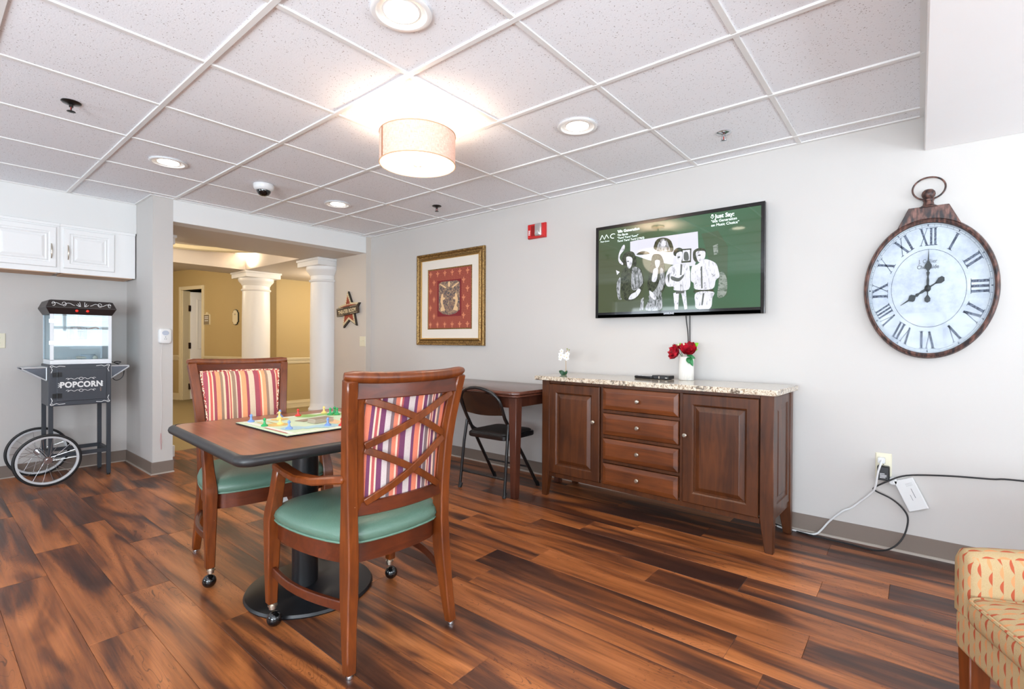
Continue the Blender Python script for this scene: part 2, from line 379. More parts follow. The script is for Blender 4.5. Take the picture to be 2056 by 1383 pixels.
# ---- walls
struct(M().box(XL-.01, XR+.2, YB, YB+.15, 0, H+.12).build('wall_back', m_wall, smooth=0))
struct(M().box(XL-.62, XL-.01, 3.33, 3.48, 0, 2.13).box(XL-.01, XL, 3.33, YB+.1, 0, H+.1).box(XL-.92, XL-.62, 3.36, 3.48, 0, 2.13).build('wall_back', m_soff, smooth=0))
wl = struct(M().box(XRC-.12, XL, 1.28, 1.425, 0, H+.05).build('wall_left', m_wall, smooth=0))
struct(M().box(XL-.16, XL, 1.425, 3.33, 2.13, H+.05).build('trim_1', m_head, bevel=.002, smooth=0))
struct(M().box(XRC-.12, XRC, YF-.2, 1.28, 0, H+.1).build('wall_left', m_wall, smooth=0))
struct(M().box(XRC, -5.37, YF, 1.28, 2.058, H+.1).build('trim_2', m_head, bevel=.002, smooth=0))
struct(M().box(XRC-.2, -4.9, YF-.2, YF, 0, H+.12).box(-4.9, -2.9, YF-.2, YF, 0, .7).box(-4.9, -2.9, YF-.2, YF, 2.0, H+.12).box(-2.9, -1.2, YF-.2, YF, 0, H+.12)
    .box(-1.2, 1.8, YF-.2, YF, 0, .25).box(-1.2, 1.8, YF-.2, YF, 2.0, H+.12).box(1.8, XR+.2, YF-.2, YF, 0, H+.12).build('wall_front', m_wall, smooth=0))
struct(M().box(XR, XR+.2, YF, -1.7, 0, H+.12).box(XR, XR+.2, -1.7, .2, 0, .7).box(XR, XR+.2, -1.7, .2, 2.0, H+.12).box(XR, XR+.2, .2, .9, 0, H+.12)
    .box(XR, XR+.2, .9, 3.0, 0, .7).box(XR, XR+.2, .9, 3.0, 2.0, H+.12).box(XR, XR+.2, 3.0, YB, 0, H+.12).build('wall_right', m_wall, smooth=0))
for k, (a, b, side) in enumerate([(.9, 3.0, 'x'), (-1.7, .2, 'x'), (-1.2, 1.8, 'y'), (-4.9, -2.9, 'y')]):  # the 'y' side pair is unseen, invented to admit fill light
    wd = sname('window_%d' % (k+1)); mm = M(); sl = M()
    def bx(u0, u1, d0, d1, z0, z1, q): (q.box(XR+d0, XR+d1, u0, u1, z0, z1) if side == 'x' else q.box(u0, u1, YF-d1, YF-d0, z0, z1))
    for u in (a, (a+b)/2-.025, b-.05): bx(u, u+.05, .03, .08, .7, 2.0, mm)
    for z in (.7, 1.33, 1.95): bx(a, b, .03, .08, z, z+.05, mm)
    mm.build('window_frame', m_white, wd, smooth=0)
    for q in range(24):
        z = .76+q*.052; bx(a+.02, b-.02, -.022, -.004, z, z+.002, sl)
    sl.build('blind_slats', m_white, wd, smooth=0)
# ---- vinyl baseboards with a pale caulk strip at the floor
def baseb(name, m1, m2): o = struct(m1.build(name, m_base, bevel=.002, smooth=0)); m2.build('toe_strip', m_toe, o, smooth=0)
baseb('baseboard_back', M().box(XL, XR, YB-.007, YB, .004, .102), M().box(XL, XR, YB-.016, YB-.007, 0, .012))
baseb('baseboard_left', M().box(XL, XL+.006, 1.274, 1.431, .004, .102).box(XRC+.006, XL, 1.274, 1.28, .004, .102).box(XRC, XRC+.006, YF, 1.28, .004, .102).box(XL, XL+.006, 3.33, YB-.007, .004, .102),
      M().box(XL+.006, XL+.014, 1.266, 1.434, 0, .010).box(XRC+.014, XL+.006, 1.266, 1.274, 0, .010).box(XRC+.006, XRC+.012, YF, 1.266, 0, .008))
baseb('baseboard_right', M().box(XR-.007, XR, YF, YB-.007, .004, .102), M().box(XR-.016, XR-.007, YF, YB-.016, 0, .012))
# ---- hall beyond the opening
HZ = 2.13
struct(M().box(-5.9, XL-.16, 1.43, 3.33, HZ, HZ+.05).box(-8.05, -5.9, 3.33, 3.5, HZ, HZ+.05).box(-8.05, -7.45, -1, 3.33, HZ, HZ+.05).box(-7.45, -5.9, 3.05, 3.33, HZ, HZ+.05).box(-7.45, -5.9, -1, 1.05, HZ, HZ+.05)
       .box(-8.05, -5.0, 3.5, 7.4, HZ, HZ+.05).box(-7.5, -7.45, 1.0, 3.1, HZ+.05, 2.36).box(-5.9, -5.85, 1.0, 3.1, HZ+.05, 2.36).box(-7.45, -5.9, 3.05, 3.1, HZ+.05, 2.36).box(-7.45, -5.9, 1.0, 1.05, HZ+.05, 2.36)
       .box(-7.5, -5.85, 1.0, 3.1, 2.345, 2.4).build('ceiling', m_soff, smooth=0))
ri = M(); ri.tube([(-6.675+.72*math.cos(2*PI*i/48), 2.05+.95*math.sin(2*PI*i/48), 2.335) for i in range(48)], .035, 8, loop=True)
ri.tube([(-6.675+.66*math.cos(2*PI*i/48), 2.05+.89*math.sin(2*PI*i/48), 2.345) for i in range(48)], .05, 8, loop=True)
o = struct(ri.build('trim_3', m_cream))
struct(M().box(-13, -8.05, -1, 7.5, 2.42, 2.5).build('ceiling', m_soff, smooth=0))
struct(M().box(-13.2, -13, -3, 7.5, 0, 2.5).box(-13, XRC-.12, -3.1, -3, 0, 2.8).box(-13, -8.2, -1.05, -1, 0, 2.8).box(-13, -4.9, 7.4, 7.5, 0, 2.8).box(-4.95, -4.9, 3.5, 7.5, 0, 2.8)
       .box(-8.2, -5.7, -1.1, -1, 0, 2.8).build('wall_far', m_yel, smooth=0))
# angled yellow wall with the door; local u runs away from the corner
HA = Vector((-8.08, 3.79, 0)); hd = (Vector((-10.66, 3.23, 0))-HA).normalized(); hang = math.atan2(-hd.y, -hd.x)
MT = Matrix.Translation(HA) @ Matrix.Rotation(hang, 4, 'Z')    # local x = -u, local -y faces the camera
wf = M().box(-1.99, 0, 0, .12, 0, 2.5).box(-6, -2.63, 0, .12, 0, 2.5).box(-2.63, -1.99, 0, .12, 2.05, 2.5).tf(MT)
struct(wf.build('wall_hall', m_yel, smooth=0))
struct(M().box(-8.2, -8.08, 3.80, 7.5, 0, 2.5).build('wall_hall', m_yel, smooth=0))
cr = M()
def rail(mm, x0, x1, z0, prof, mt, flip=False):
    for (d, za, zb) in prof: mm.box(x0, x1, -d, 0, z0+za, z0+zb, mt)
crp = [(.012, 0, .095), (.028, .055, .095), (.036, .075, .09), (.02, .02, .04)]
bbp = [(.014, 0, .10), (.02, 0, .02), (.008, .10, .125), (.018, .075, .09)]
for (x0, x1) in ((-1.935, 0), (-6, -2.70)):
    rail(cr, x0, x1, .745, crp, MT)
MR = Matrix.Translation((-8.08, 3.79, 0)) @ Matrix.Rotation(PI/2, 4, 'Z')   # wall facing +x : local x -> +y , local -y -> +x
rail(cr, 0, 3.6, .745, crp, MR)
struct(cr.build('trim_4', m_cream, smooth=0))
bb = M(); rail(bb, -1.935, 0, 0, bbp, MT); rail(bb, -6, -2.70, 0, bbp, MT); rail(bb, 0, 3.6, 0, bbp, MR)
struct(bb.build('baseboard_hall', m_cream, smooth=0))
dr = sname('door_1'); dr.matrix_world = MT
M().box(-1.99, -1.925, -.02, .12, 0, 2.115).box(-2.695, -2.63, -.02, .12, 0, 2.115).box(-2.63, -1.99, -.02, .12, 2.05, 2.115).box(-2.63, -2.60, .0, .14, 0, 2.05).build('door_casing', m_cream, dr, bevel=.004, smooth=0)
lf = M().box(0, .66, 0, .04, .01, 2.03)
lf.frame_xz(.1, .56, .95, 1.9, [(0, -.001), (.02, -.008), (.03, -.002)]).frame_xz(.1, .56, .15, .8, [(0, -.001), (.02, -.008), (.03, -.002)])
lo = lf.tf(Matrix.Translation((-2.59, .13, 0)) @ Matrix.Rotation(1.02, 4, 'Z')).build('door_leaf', m_white, dr, smooth=0)
for z in (.25, 1.02, 1.72): M().box(-2.602, -2.575, .10, .135, z-.055, z+.055).build('hinge', m_bronze, dr, smooth=0)
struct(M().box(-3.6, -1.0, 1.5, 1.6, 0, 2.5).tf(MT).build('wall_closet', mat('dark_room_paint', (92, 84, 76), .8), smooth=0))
# ---- hall columns
def column(x, y, label, cut=None):
    t = thing('column', label, 'column', (x, y, 0), 0, 'white hall columns')
    M().lathe([(.185, .34), (.19, .9), (.19, 1.4), (.185, 1.84), (.183, 1.86)], n=40).build('shaft', m_white, t)
    M().lathe([(.184, 1.85), (.198, 1.855), (.204, 1.868), (.198, 1.88), (.185, 1.885), (.185, 1.93), (.196, 1.94), (.20, 1.95), (.205, 1.96), (.232, 1.99), (.24, 2.01), (.236, 2.04)], n=40).build('capital', m_white, t)
    M().box(-.25, .25, -.25, .25, 2.04, 2.10).box(-.262, .262, -.262, .262, 2.10, 2.128).build('abacus', m_white, t, bevel=.003)
    M().box(-.25, .25, -.25, .25, 0, .11).build('plinth', m_white, t, bevel=.004)
    M().lathe([(.25, .112), (.255, .14), (.24, .18), (.21, .20), (.205, .24), (.21, .27), (.19, .30), (.185, .345)], n=40).build('base_moulding', m_white, t)
    if cut:
        for ch in t.children:
            bm = bmesh.new(); bm.from_mesh(ch.data); bmesh.ops.bisect_plane(bm, geom=bm.verts[:]+bm.edges[:]+bm.faces[:], plane_co=(0, cut-y, 0), plane_no=(0, -1, 0), clear_outer=True); bm.to_mesh(ch.data); bm.free()
    return t
column(-5.82, 3.36, 'white round column nearest the opening, engaged in the wall left of the star sign')
column(-7.68, 3.30, 'white round column farther back in the hall, in front of the yellow corner')
column(-5.77, 1.37, 'white column mostly hidden behind the left pier of the opening, only cap and base corner showing', 1.43)
# spot lights hidden in the tray; added points without fixtures brighten the hall
HW = (1.0, 0.84, 0.64)
spot('hall_tray_spot', (-7.30, 2.90, 2.19), 15, HW, 2.4, .03, (PI*.80, .35, 0)); spot('hall_tray_spot', (-6.15, 2.92, 2.2), 8, HW, 2.2, .03, (PI*.86, 0, 0))
point('hall_tray_glow', (-6.6, 1.9, 2.22), 16, HW, .15)
point('hall_fill_point', (-6.9, 4.2, 1.9), 26, HW, .1)
point('hall_fill_point', (-9.2, 1.6, 2.2), 48, HW, .1); point('hall_fill_point', (-7.0, 5.6, 2.0), 38, HW, .1); point('hall_fill_point', (-6.7, .3, 1.95), 30, HW, .1)
# ---- ceiling fittings
m_led = mat('lamp_lens', (255, 250, 240), .5, emis=(255, 240, 216), es=9)
def downlight(x, y, label):
    t = thing('downlight', label, 'ceiling light', (x, y, H), 0, 'recessed ceiling downlights')
    M().lathe([(.100, .004), (.108, -.001), (.110, -.004), (.106, -.0065), (.092, -.006), (.088, -.002), (.086, .0), (.070, .004), (.062, .0)], n=40, caps=False).build('trim_ring', m_white, t)
    M().lathe([(.062, -.001), (.03, -.003), (.001, -.0035)], n=32, caps=False).build('lens', m_led, t)
    l = spot('downlight_beam', (x, y, H-.012), 15, (1, .88, .72), 2.5, .06); return t
downlight(-1.465, 1.139, 'recessed downlight at the top of the picture, nearest the camera')
downlight(-1.475, 2.356, 'recessed downlight right of the drum lamp, in front of the television')
downlight(-3.92, 1.11, 'recessed downlight left of the domed ceiling camera')
downlight(-3.943, 2.383, 'small recessed downlight between the ceiling camera and the tv wall')
downlight(-2.69, -.08, 'unseen recessed downlight added outside the view for extra room light')  # out of view, added to light the room
m_dkmet = mat('dark_sprinkler_ring', (70, 68, 66), .3, .9)
def sprinkler(x, y, label, chrome=False):
    t = thing('sprinkler_head', label, 'sprinkler', (x, y, H+.003), 0, 'ceiling sprinkler heads')
    mm = m_chrome if chrome else m_dkmet
    M().lathe([(.040, 0), (.041, -.003), (.034, -.008), (.018, -.010), (.012, -.014)], n=28).build('escutcheon', mm, t)
    b = M().cyl((0, 0, -.008), (0, 0, -.026), .009).tube([(-.009, 0, -.022), (-.013, 0, -.034), (-.004, 0, -.047)], .0022, 6).tube([(.009, 0, -.022), (.013, 0, -.034), (.004, 0, -.047)], .0022, 6); b.build('frame_arms', mm, t)
    M().cyl((0, 0, -.024), (0, 0, -.046), .0025).build('glass_bulb', mat('red_bulb', (170, 40, 30), .2), t)
    M().lathe([(.002, -.046), (.017, -.047), (.018, -.049), (.004, -.051)], n=20).build('deflector', mm, t)
sprinkler(-3.32, .52, 'dark ringed sprinkler head at left of the ceiling, above the cabinets')
sprinkler(-.87, 2.95, 'chrome sprinkler head at right, above the television', True)
sprinkler(-3.308, 2.966, 'small sprinkler head beyond the drum lamp, near the tv wall')
t = thing('security_camera', 'white domed security camera on the ceiling between two downlights', 'camera', (-3.90, 1.73, H))
M().lathe([(.072, 0), (.074, -.010), (.070, -.030), (.060, -.044), (.050, -.047)], n=32).build('housing', m_whitep, t)
M().lathe([(.050, -.045), (.048, -.060), (.036, -.078), (.018, -.086), (.001, -.088)], n=28).build('lens_dome', m_blackg, t)
# drum lamp, semi flush
t = thing('drum_lamp', 'semi-flush drum ceiling lamp with woven oatmeal shade and glowing diffuser', 'ceiling light', (-2.087, 1.734, 0))
m_shade = mat('woven_shade', (232, 196, 176), .9, spec=.1, emis=(255, 170, 140), es=.13)
def _shade(m):
    v = mapping(m, (1, 1, 1), 'UV'); n1 = noise(m, 1, 3, vec=mapping(m, (900, 40, 1), 'UV')); n2 = noise(m, 1, 3, vec=mapping(m, (40, 900, 1), 'UV'))
    s = math_(m, 'ADD', n1.outputs['Fac'], n2.outputs['Fac']); c = ramp(m, math_(m, 'MULTIPLY', s, .5), [(.38, (196, 152, 130)), (.6, (244, 214, 200))])
    L(m, c, BS(m).inputs['Base Color']); c2 = ramp(m, math_(m, 'MULTIPLY', s, .5), [(.38, (216, 130, 100)), (.6, (255, 196, 172))]); L(m, c2, BS(m).inputs['Emission Color'])
_shade(m_shade)
m_diff = mat('drum_diffuser', (255, 250, 240), .4, emis=(255, 232, 200), es=2.6)
M().rings([[(r_*math.cos(2*PI*i/64), r_*math.sin(2*PI*i/64), z) for i in range(64)] for r_, z in ((.200, 2.066), (.200, 2.228), (.197, 2.228), (.197, 2.066))], loop=True).build('shade', m_shade, t)
mb = mat('shade_hem', (206, 166, 132), .8)
M().tube([(.2005*math.cos(2*PI*i/64), .2005*math.sin(2*PI*i/64), 2.068) for i in range(64)], .003, 6, loop=True).tube([(.2005*math.cos(2*PI*i/64), .2005*math.sin(2*PI*i/64), 2.226) for i in range(64)], .003, 6, loop=True).build('hem', mb, t)
sa = math.atan2(-.9, -.18); M().box(.1985, .2025, -.006, .006, 2.066, 2.228).tf(Matrix.Rotation(-2.55+.75, 4, 'Z')).build('shade_seam', mat('shade_seam_cloth', (165, 112, 84), .9), t)
M().lathe([(.196, 2.075), (.19, 2.071), (.001, 2.070)], n=48, caps=False).build('diffuser', m_diff, t)
M().lathe([(.001, 2.040), (.006, 2.045), (.004, 2.054), (.006, 2.058), (.022, 2.062), (.022, 2.066), (.003, 2.069)], n=20).build('finial', m_nickel, t)
M().lathe([(.065, H-.001), (.065, H-.018), (.01, H-.024), (.01, 2.08)], n=24).build('canopy_stem', m_nickel, t)
for a in (0.4, 2.5, 4.6): point('drum_bulb', (-2.087+.09*math.cos(a), 1.734+.09*math.sin(a), 2.17), 3.9, (1, .82, .62), .03)
point('drum_below', (-2.087, 1.734, 1.98), 5, (1, .84, .66), .15)
# ================================================================== FURNITURE
# ---- sideboard with granite top
sb = thing('sideboard', 'cherry brown sideboard with speckled granite top under the television', 'sideboard', (-1.356, 3.135, 0), math.radians(-2.2))
W2, D2 = .776, .21
for sx in (-1, 1):
    for sy, nm in ((-1, 'leg'), (1, 'leg')):
        x0, x1 = (sx*W2, sx*(W2-.068)); y0, y1 = sy*D2, sy*(D2-.05)
        xi = sx*(W2-.042); yi = sy*(D2-.034)
        mm = M().rings([[(x0, y0, 0), (xi, y0, 0), (xi, yi, 0), (x0, yi, 0)], [(x0, y0, .18), (x1, y0, .18), (x1, y1, .18), (x0, y1, .18)], [(x0, y0, .842), (x1, y0, .842), (x1, y1, .842), (x0, y1, .842)]])
        mm.build('leg', m_cherry, sb, bevel=.003)
yf = -D2+.006
M().box(-.708, .708, yf+.022, D2-.02, .185, .84).box(-.708, .708, yf, yf+.022, .148, .178).box(-.708, .708, yf, yf+.022, .822, .842).box(-.281, -.262, yf, yf+.022, .178, .822).box(.263, .283, yf, yf+.022, .178, .822) \
   .box(-.262, .263, yf, yf+.022, .653, .674).box(-.262, .263, yf, yf+.022, .487, .508).box(-.262, .263, yf, yf+.022, .322, .342).build('carcass', m_cherry, sb, bevel=.0015, smooth=0)
for sx in (-1, 1):
    p = M().box(sx*(W2-.03), sx*(W2-.012), -D2+.045, D2-.045, .165, .842)
    q = M().frame_xz(-D2+.05, D2-.05, .20, .83, [(0, -.006), (.045, -.006), (.05, .004), (.062, .004), (.085, -.004), (.09, -.004)])
    q.tf(Matrix.Rotation(PI/2, 4, 'Z')); q.tf(Matrix.Translation((W2-.012, 0, 0))) if sx > 0 else q.tf(Matrix.Translation((W2-.012, 0, 0))).tf(Matrix.Rotation(PI, 4, 'Z'))
    p.add(q.v, q.f).build('side_panel', m_cherry, sb, bevel=0, smooth=0)
def rdoor(x0, x1, z0, z1, mt, parent, name='door', y=yf, prof=None):
    prof = prof or [(0, 0), (0, -.014), (.004, -.018), (.058, -.018), (.066, -.012), (.070, -.005), (.074, -.005), (.096, -.015), (.10, -.016)]
    q = M().frame_xz(x0, x1, z0, z1, [(i, y+d) for i, d in prof]); return q.build(name, mt, parent, smooth=0)
def knob(x, z, parent, y=yf-.016):
    k = M().lathe([(.006, 0), (.005, .012), (.007, .015), (.013, .019), (.014, .024), (.010, .029), (.001, .030)], n=20).tf(Matrix.Translation((x, y, z)) @ Matrix.Rotation(PI/2, 4, 'X'))
    return k.build('knob', m_nickel, parent, label='round brushed nickel knob')
d = rdoor(-.702, -.284, .182, .82, m_cherry, sb); knob(-.323, .584, d)
d = rdoor(.286, .703, .182, .82, m_cherry, sb); knob(.306, .577, d)
for z0, z1 in ((.677, .818), (.511, .650), (.345, .484), (.181, .319)):
    d = rdoor(-.259, .260, z0, z1, m_cherry_h, sb, 'drawer', prof=[(0, 0), (0, -.010), (.003, -.013), (.026, -.019), (.030, -.0195)]); knob(0, (z0+z1)/2, d)
M().box(-.82, .80, -.248, .222, .843, .874).build('granite_top', m_granite, sb, bevel=.004, label='speckled cream and brown granite slab')
# ---- desk table against the wall
t = thing('wall_desk', 'dark walnut writing table against the wall, left of the sideboard', 'table', (-3.0, 3.05, 0))
x0, x1, y0, y1 = -.75, .825, -.36, .325
top = M(); pr = rrect(x0, x1, y0, y1, .07, 6)
def inset(k): return rrect(x0+k, x1-k, y0+k, y1-k, .07-k*.8, 6)
top.rings([[(x, y, z) for x, y in inset(k)] for k, z in ((.016, .722), (.004, .728), (.004, .738), (.010, .741), (.0, .747), (0, .757), (.004, .765), (.008, .767))])
top.build('tabletop', m_desk, t)
M().box(x0+.06, x1-.06, y0+.05, y0+.07, .645, .724).box(x0+.06, x1-.06, y1-.07, y1-.05, .645, .724).box(x0+.05, x0+.07, y0+.06, y1-.06, .645, .724).box(x1-.09, x1-.07, y0+.06, y1-.06, .645, .724).build('apron', m_desk_leg, t, bevel=.001, smooth=0)
for cx, cy in ((.765, -.29), (-.68, -.29), (.765, .26), (-.62, .26)):
    M().frustum((cx, cy), .046, .046, 0, (cx, cy), .072, .072, .722).build('leg', m_desk_leg, t, bevel=.003)
# ---- folding chair
t = thing('folding_chair', 'black folding chair tucked under the walnut table', 'chair', (-2.51, 2.90, 0), math.radians(1.5))
m_fold = mat('folding_frame_black', (24, 23, 24), .28, coat=.2); m_pad = mat('black_vinyl_pad', (44, 40, 38), .4, bump=(200, .1))
arc = [(-.19, -.165, .56), (-.195, -.215, .66)] + [(-.195*math.cos(a)*(1-.0*a), -.215-.055*math.sin(a), .66+.125*math.sin(a)**.9) for a in [PI*i/12 for i in range(1, 12)]] + [(.195, -.215, .66), (.19, -.165, .56)]
ft = [(-.22, .215, 0), (-.206, .026, .28)] + arc + [(.206, .026, .28), (.22, .215, 0)]
M().tube(ft, .0125, 10).build('front_frame', m_fold, t)
bs = M()
def bk(u, v):
    x = -.18+.36*u; zt = .66+.108*math.sin(PI*u)**.35 if 0 < u < 1 else .66
    z = .585-.01*math.sin(PI*u)+(zt-.585)*v; return (x, -.168-(z-.56)*.45-.02*math.sin(PI*u), z)
for off in (0,):
    rs = [[bk(i/18, j/5) for i in range(19)] for j in range(6)]
    bs.rings([r+[(p[0], p[1]+.012, p[2]) for p in reversed(r)] for r in rs])
bs.build('backrest', mat('backrest_brown_black', (34, 23, 20), .25, coat=.3), t)
for s_ in (-1, 1):
    M().tube([(s_*.205, -.140, .52), (s_*.212, -.165, .36), (s_*.22, -.205, 0)], .0115, 10).build('rear_leg', m_fold, t)
    M().sweep([(s_*.200, -.125, .49), (s_*.200, -.06, .44), (s_*.199, .01, .415)], .004, .02, (1, 0, 0)).build('hinge_bar', m_fold, t)
    M().cyl((s_*.22, -.208, 0), (s_*.217, -.190, .035), .014).build('rubber_foot', m_rubber, t); M().cyl((s_*.22, .216, 0), (s_*.217, .20, .035), .0145).build('rubber_foot', m_rubber, t)
M().cyl((-.212, -.178, .125), (.212, -.178, .125), .007).build('stretcher', m_fold, t); M().cyl((-.212, .105, .165), (.212, .105, .165), .007).build('stretcher', m_fold, t)
sp = rrect(-.195, .195, -.16, .225, .05, 5)
M().rings([[(x, y, z) for x, y in rrect(-.195+k, .195-k, -.16+k, .225-k, .05, 5)] for k, z in ((.004, .395), (0, .40), (0, .425), (.006, .432))]).build('seat_pan', m_fold, t)
M().rings([[(x, y, z) for x, y in rrect(-.18+k, .18-k, -.145+k, .205-k, .045, 5)] for k, z in ((0, .430), (0, .440), (.008, .446), (.02, .449), (.038, .451))]).build('seat_pad', m_pad, t)
# ---- game table
TA = math.radians(-3.7)
tb = thing('game_table', 'square pedestal table with wood-grain top and black rubber edge', 'table', (-2.124, 1.128, 0), TA)
tx, ty = .462, .425
M().rings([[(x, y, z) for x, y in rrect(-tx+k, tx-k, -ty+k, ty-k, .05, 6)] for k, z in ((.02, .706), (.02, .7385), (.021, .740))]).build('tabletop', m_table, tb)
pr = [(.024, .702), (.008, .703), (-.002, .709), (-.006, .720), (-.002, .732), (.008, .739), (.020, .7405), (.020, .702)]
M().rings([[(x, y, z) for x, y in rrect(-tx+k, tx-k, -ty+k, ty-k, .055-k*.9, 7)] for k, z in pr], loop=True, caps=False).build('edge_band', m_edge, tb)
M().lathe([(.055, .035), (.055, .69)], n=28).build('pedestal', m_black, tb)
M().lathe([(.283, 0), (.286, .006), (.280, .016), (.20, .028), (.09, .036), (.06, .045)], n=56).tf(Matrix.Translation((-.01, .03, 0)) @ Matrix.Diagonal((.95, .95, 1, 1))).build('base_disc', m_black, tb)
M().box(-.22, .22, -.02, .02, .688, .704).box(-.02, .02, -.22, .22, .688, .704).build('top_spider', m_black, tb, smooth=0)
# ---- armchairs with striped backs
SEQ = [(.0, 'P'), (.07, 'C'), (.15, 'P'), (.19, 'O'), (.26, 'c'), (.28, 'P'), (.33, 'C'), (.35, 'G'), (.40, 'c'), (.42, 'R'), (.44, 'c'), (.455, 'P'), (.50, 'c'), (.53, 'G'), (.57, 'O'), (.63, 'P'), (.67, 'c'), (.69, 'R'), (.72, 'c'), (.74, 'P'), (.80, 'C'), (.86, 'G'), (.90, 'O'), (.95, 'c'), (.975, 'R')]
def stripes(name, pal, scale, off=0):
    m = mat(name, (200, 150, 140), .8, spec=.2)
    sx = N(m, 'SeparateXYZ'); L(m, N(m, 'TexCoord').outputs['UV'], sx.inputs[0])
    f = math_(m, 'FRACT', math_(m, 'MULTIPLY_ADD', sx.outputs[0], scale, off))
    c = ramp(m, f, [(p, pal[k]) for p, k in SEQ], True)
    n = noise(m, 600, 2); c = mix(m, .12, c, ramp(m, n.outputs['Fac'], [(.4, (90, 80, 90)), (.6, (255, 250, 245))]), 'OVERLAY')
    L(m, c, BS(m).inputs['Base Color']); return m
m_str_back = stripes('striped_back_fabric', {'P': (112, 62, 92), 'C': (196, 182, 178), 'O': (214, 122, 96), 'c': (228, 192, 168), 'G': (120, 98, 100), 'R': (172, 82, 82)}, 3.1, .1)
m_str_front = stripes('striped_front_fabric', {'P': (158, 78, 88), 'C': (208, 184, 158), 'O': (232, 156, 112), 'c': (234, 196, 160), 'G': (154, 124, 104), 'R': (196, 92, 84)}, 2.9, .25)
m_twine = mat('striped_piping', (200, 150, 130), .8)
_n = noise(m_twine, 120, 1); L(m_twine, ramp(m_twine, _n.outputs['Fac'], [(.0, (236, 208, 180)), (.5, (168, 60, 54))], True), BS(m_twine).inputs['Base Color'])
def post(z):  # back post centre line (x half width, y)
    P = [(0, .220, -.252), (.12, .213, -.234), (.2, .208, -.224), (.32, .200, -.212), (.43, .198, -.208), (.55, .201, -.213), (.70, .208, -.224), (.78, .213, -.233), (.85, .220, -.246), (.91, .226, -.258), (.97, .232, -.272), (1.05, .243, -.290)]
    for a, b in zip(P, P[1:]):
        if z <= b[0]: k = (z-a[0])/(b[0]-a[0]); return a[1]+(b[1]-a[1])*k, a[2]+(b[2]-a[2])*k
    return P[-1][1:]
def bsurf(u, z, d=0): # back plane, u in -1..1 between the posts, bowed backwards; d = towards the front
    x, y = post(z); return (u*x, y-.036*(1-u*u)+d, z)
def outline(k=0, n=10, f=0):
    c = [(-.268, .262), (.268, .262), (.194, -.205), (-.194, -.205)]; bow = [(0, .030), (.034, 0), (0, -.028), (-.034, 0)]; p = []
    for i in range(4):
        a, b = Vector(c[i]), Vector(c[(i+1) % 4]); bw = Vector(bow[i])
        for j in range(n):
            s = j/n; q = a.lerp(b, s)+bw*math.sin(PI*s)**.8; p.append(q)
    for _ in range(2): p = [(p[i-1]+p[i]*2+p[(i+1) % len(p)])/4 for i in range(len(p))]
    cen = Vector((0, .03)); out = []
    for q in p:
        d = q-cen; L_ = d.length; out.append(cen+d*(1-k/L_))
    return out
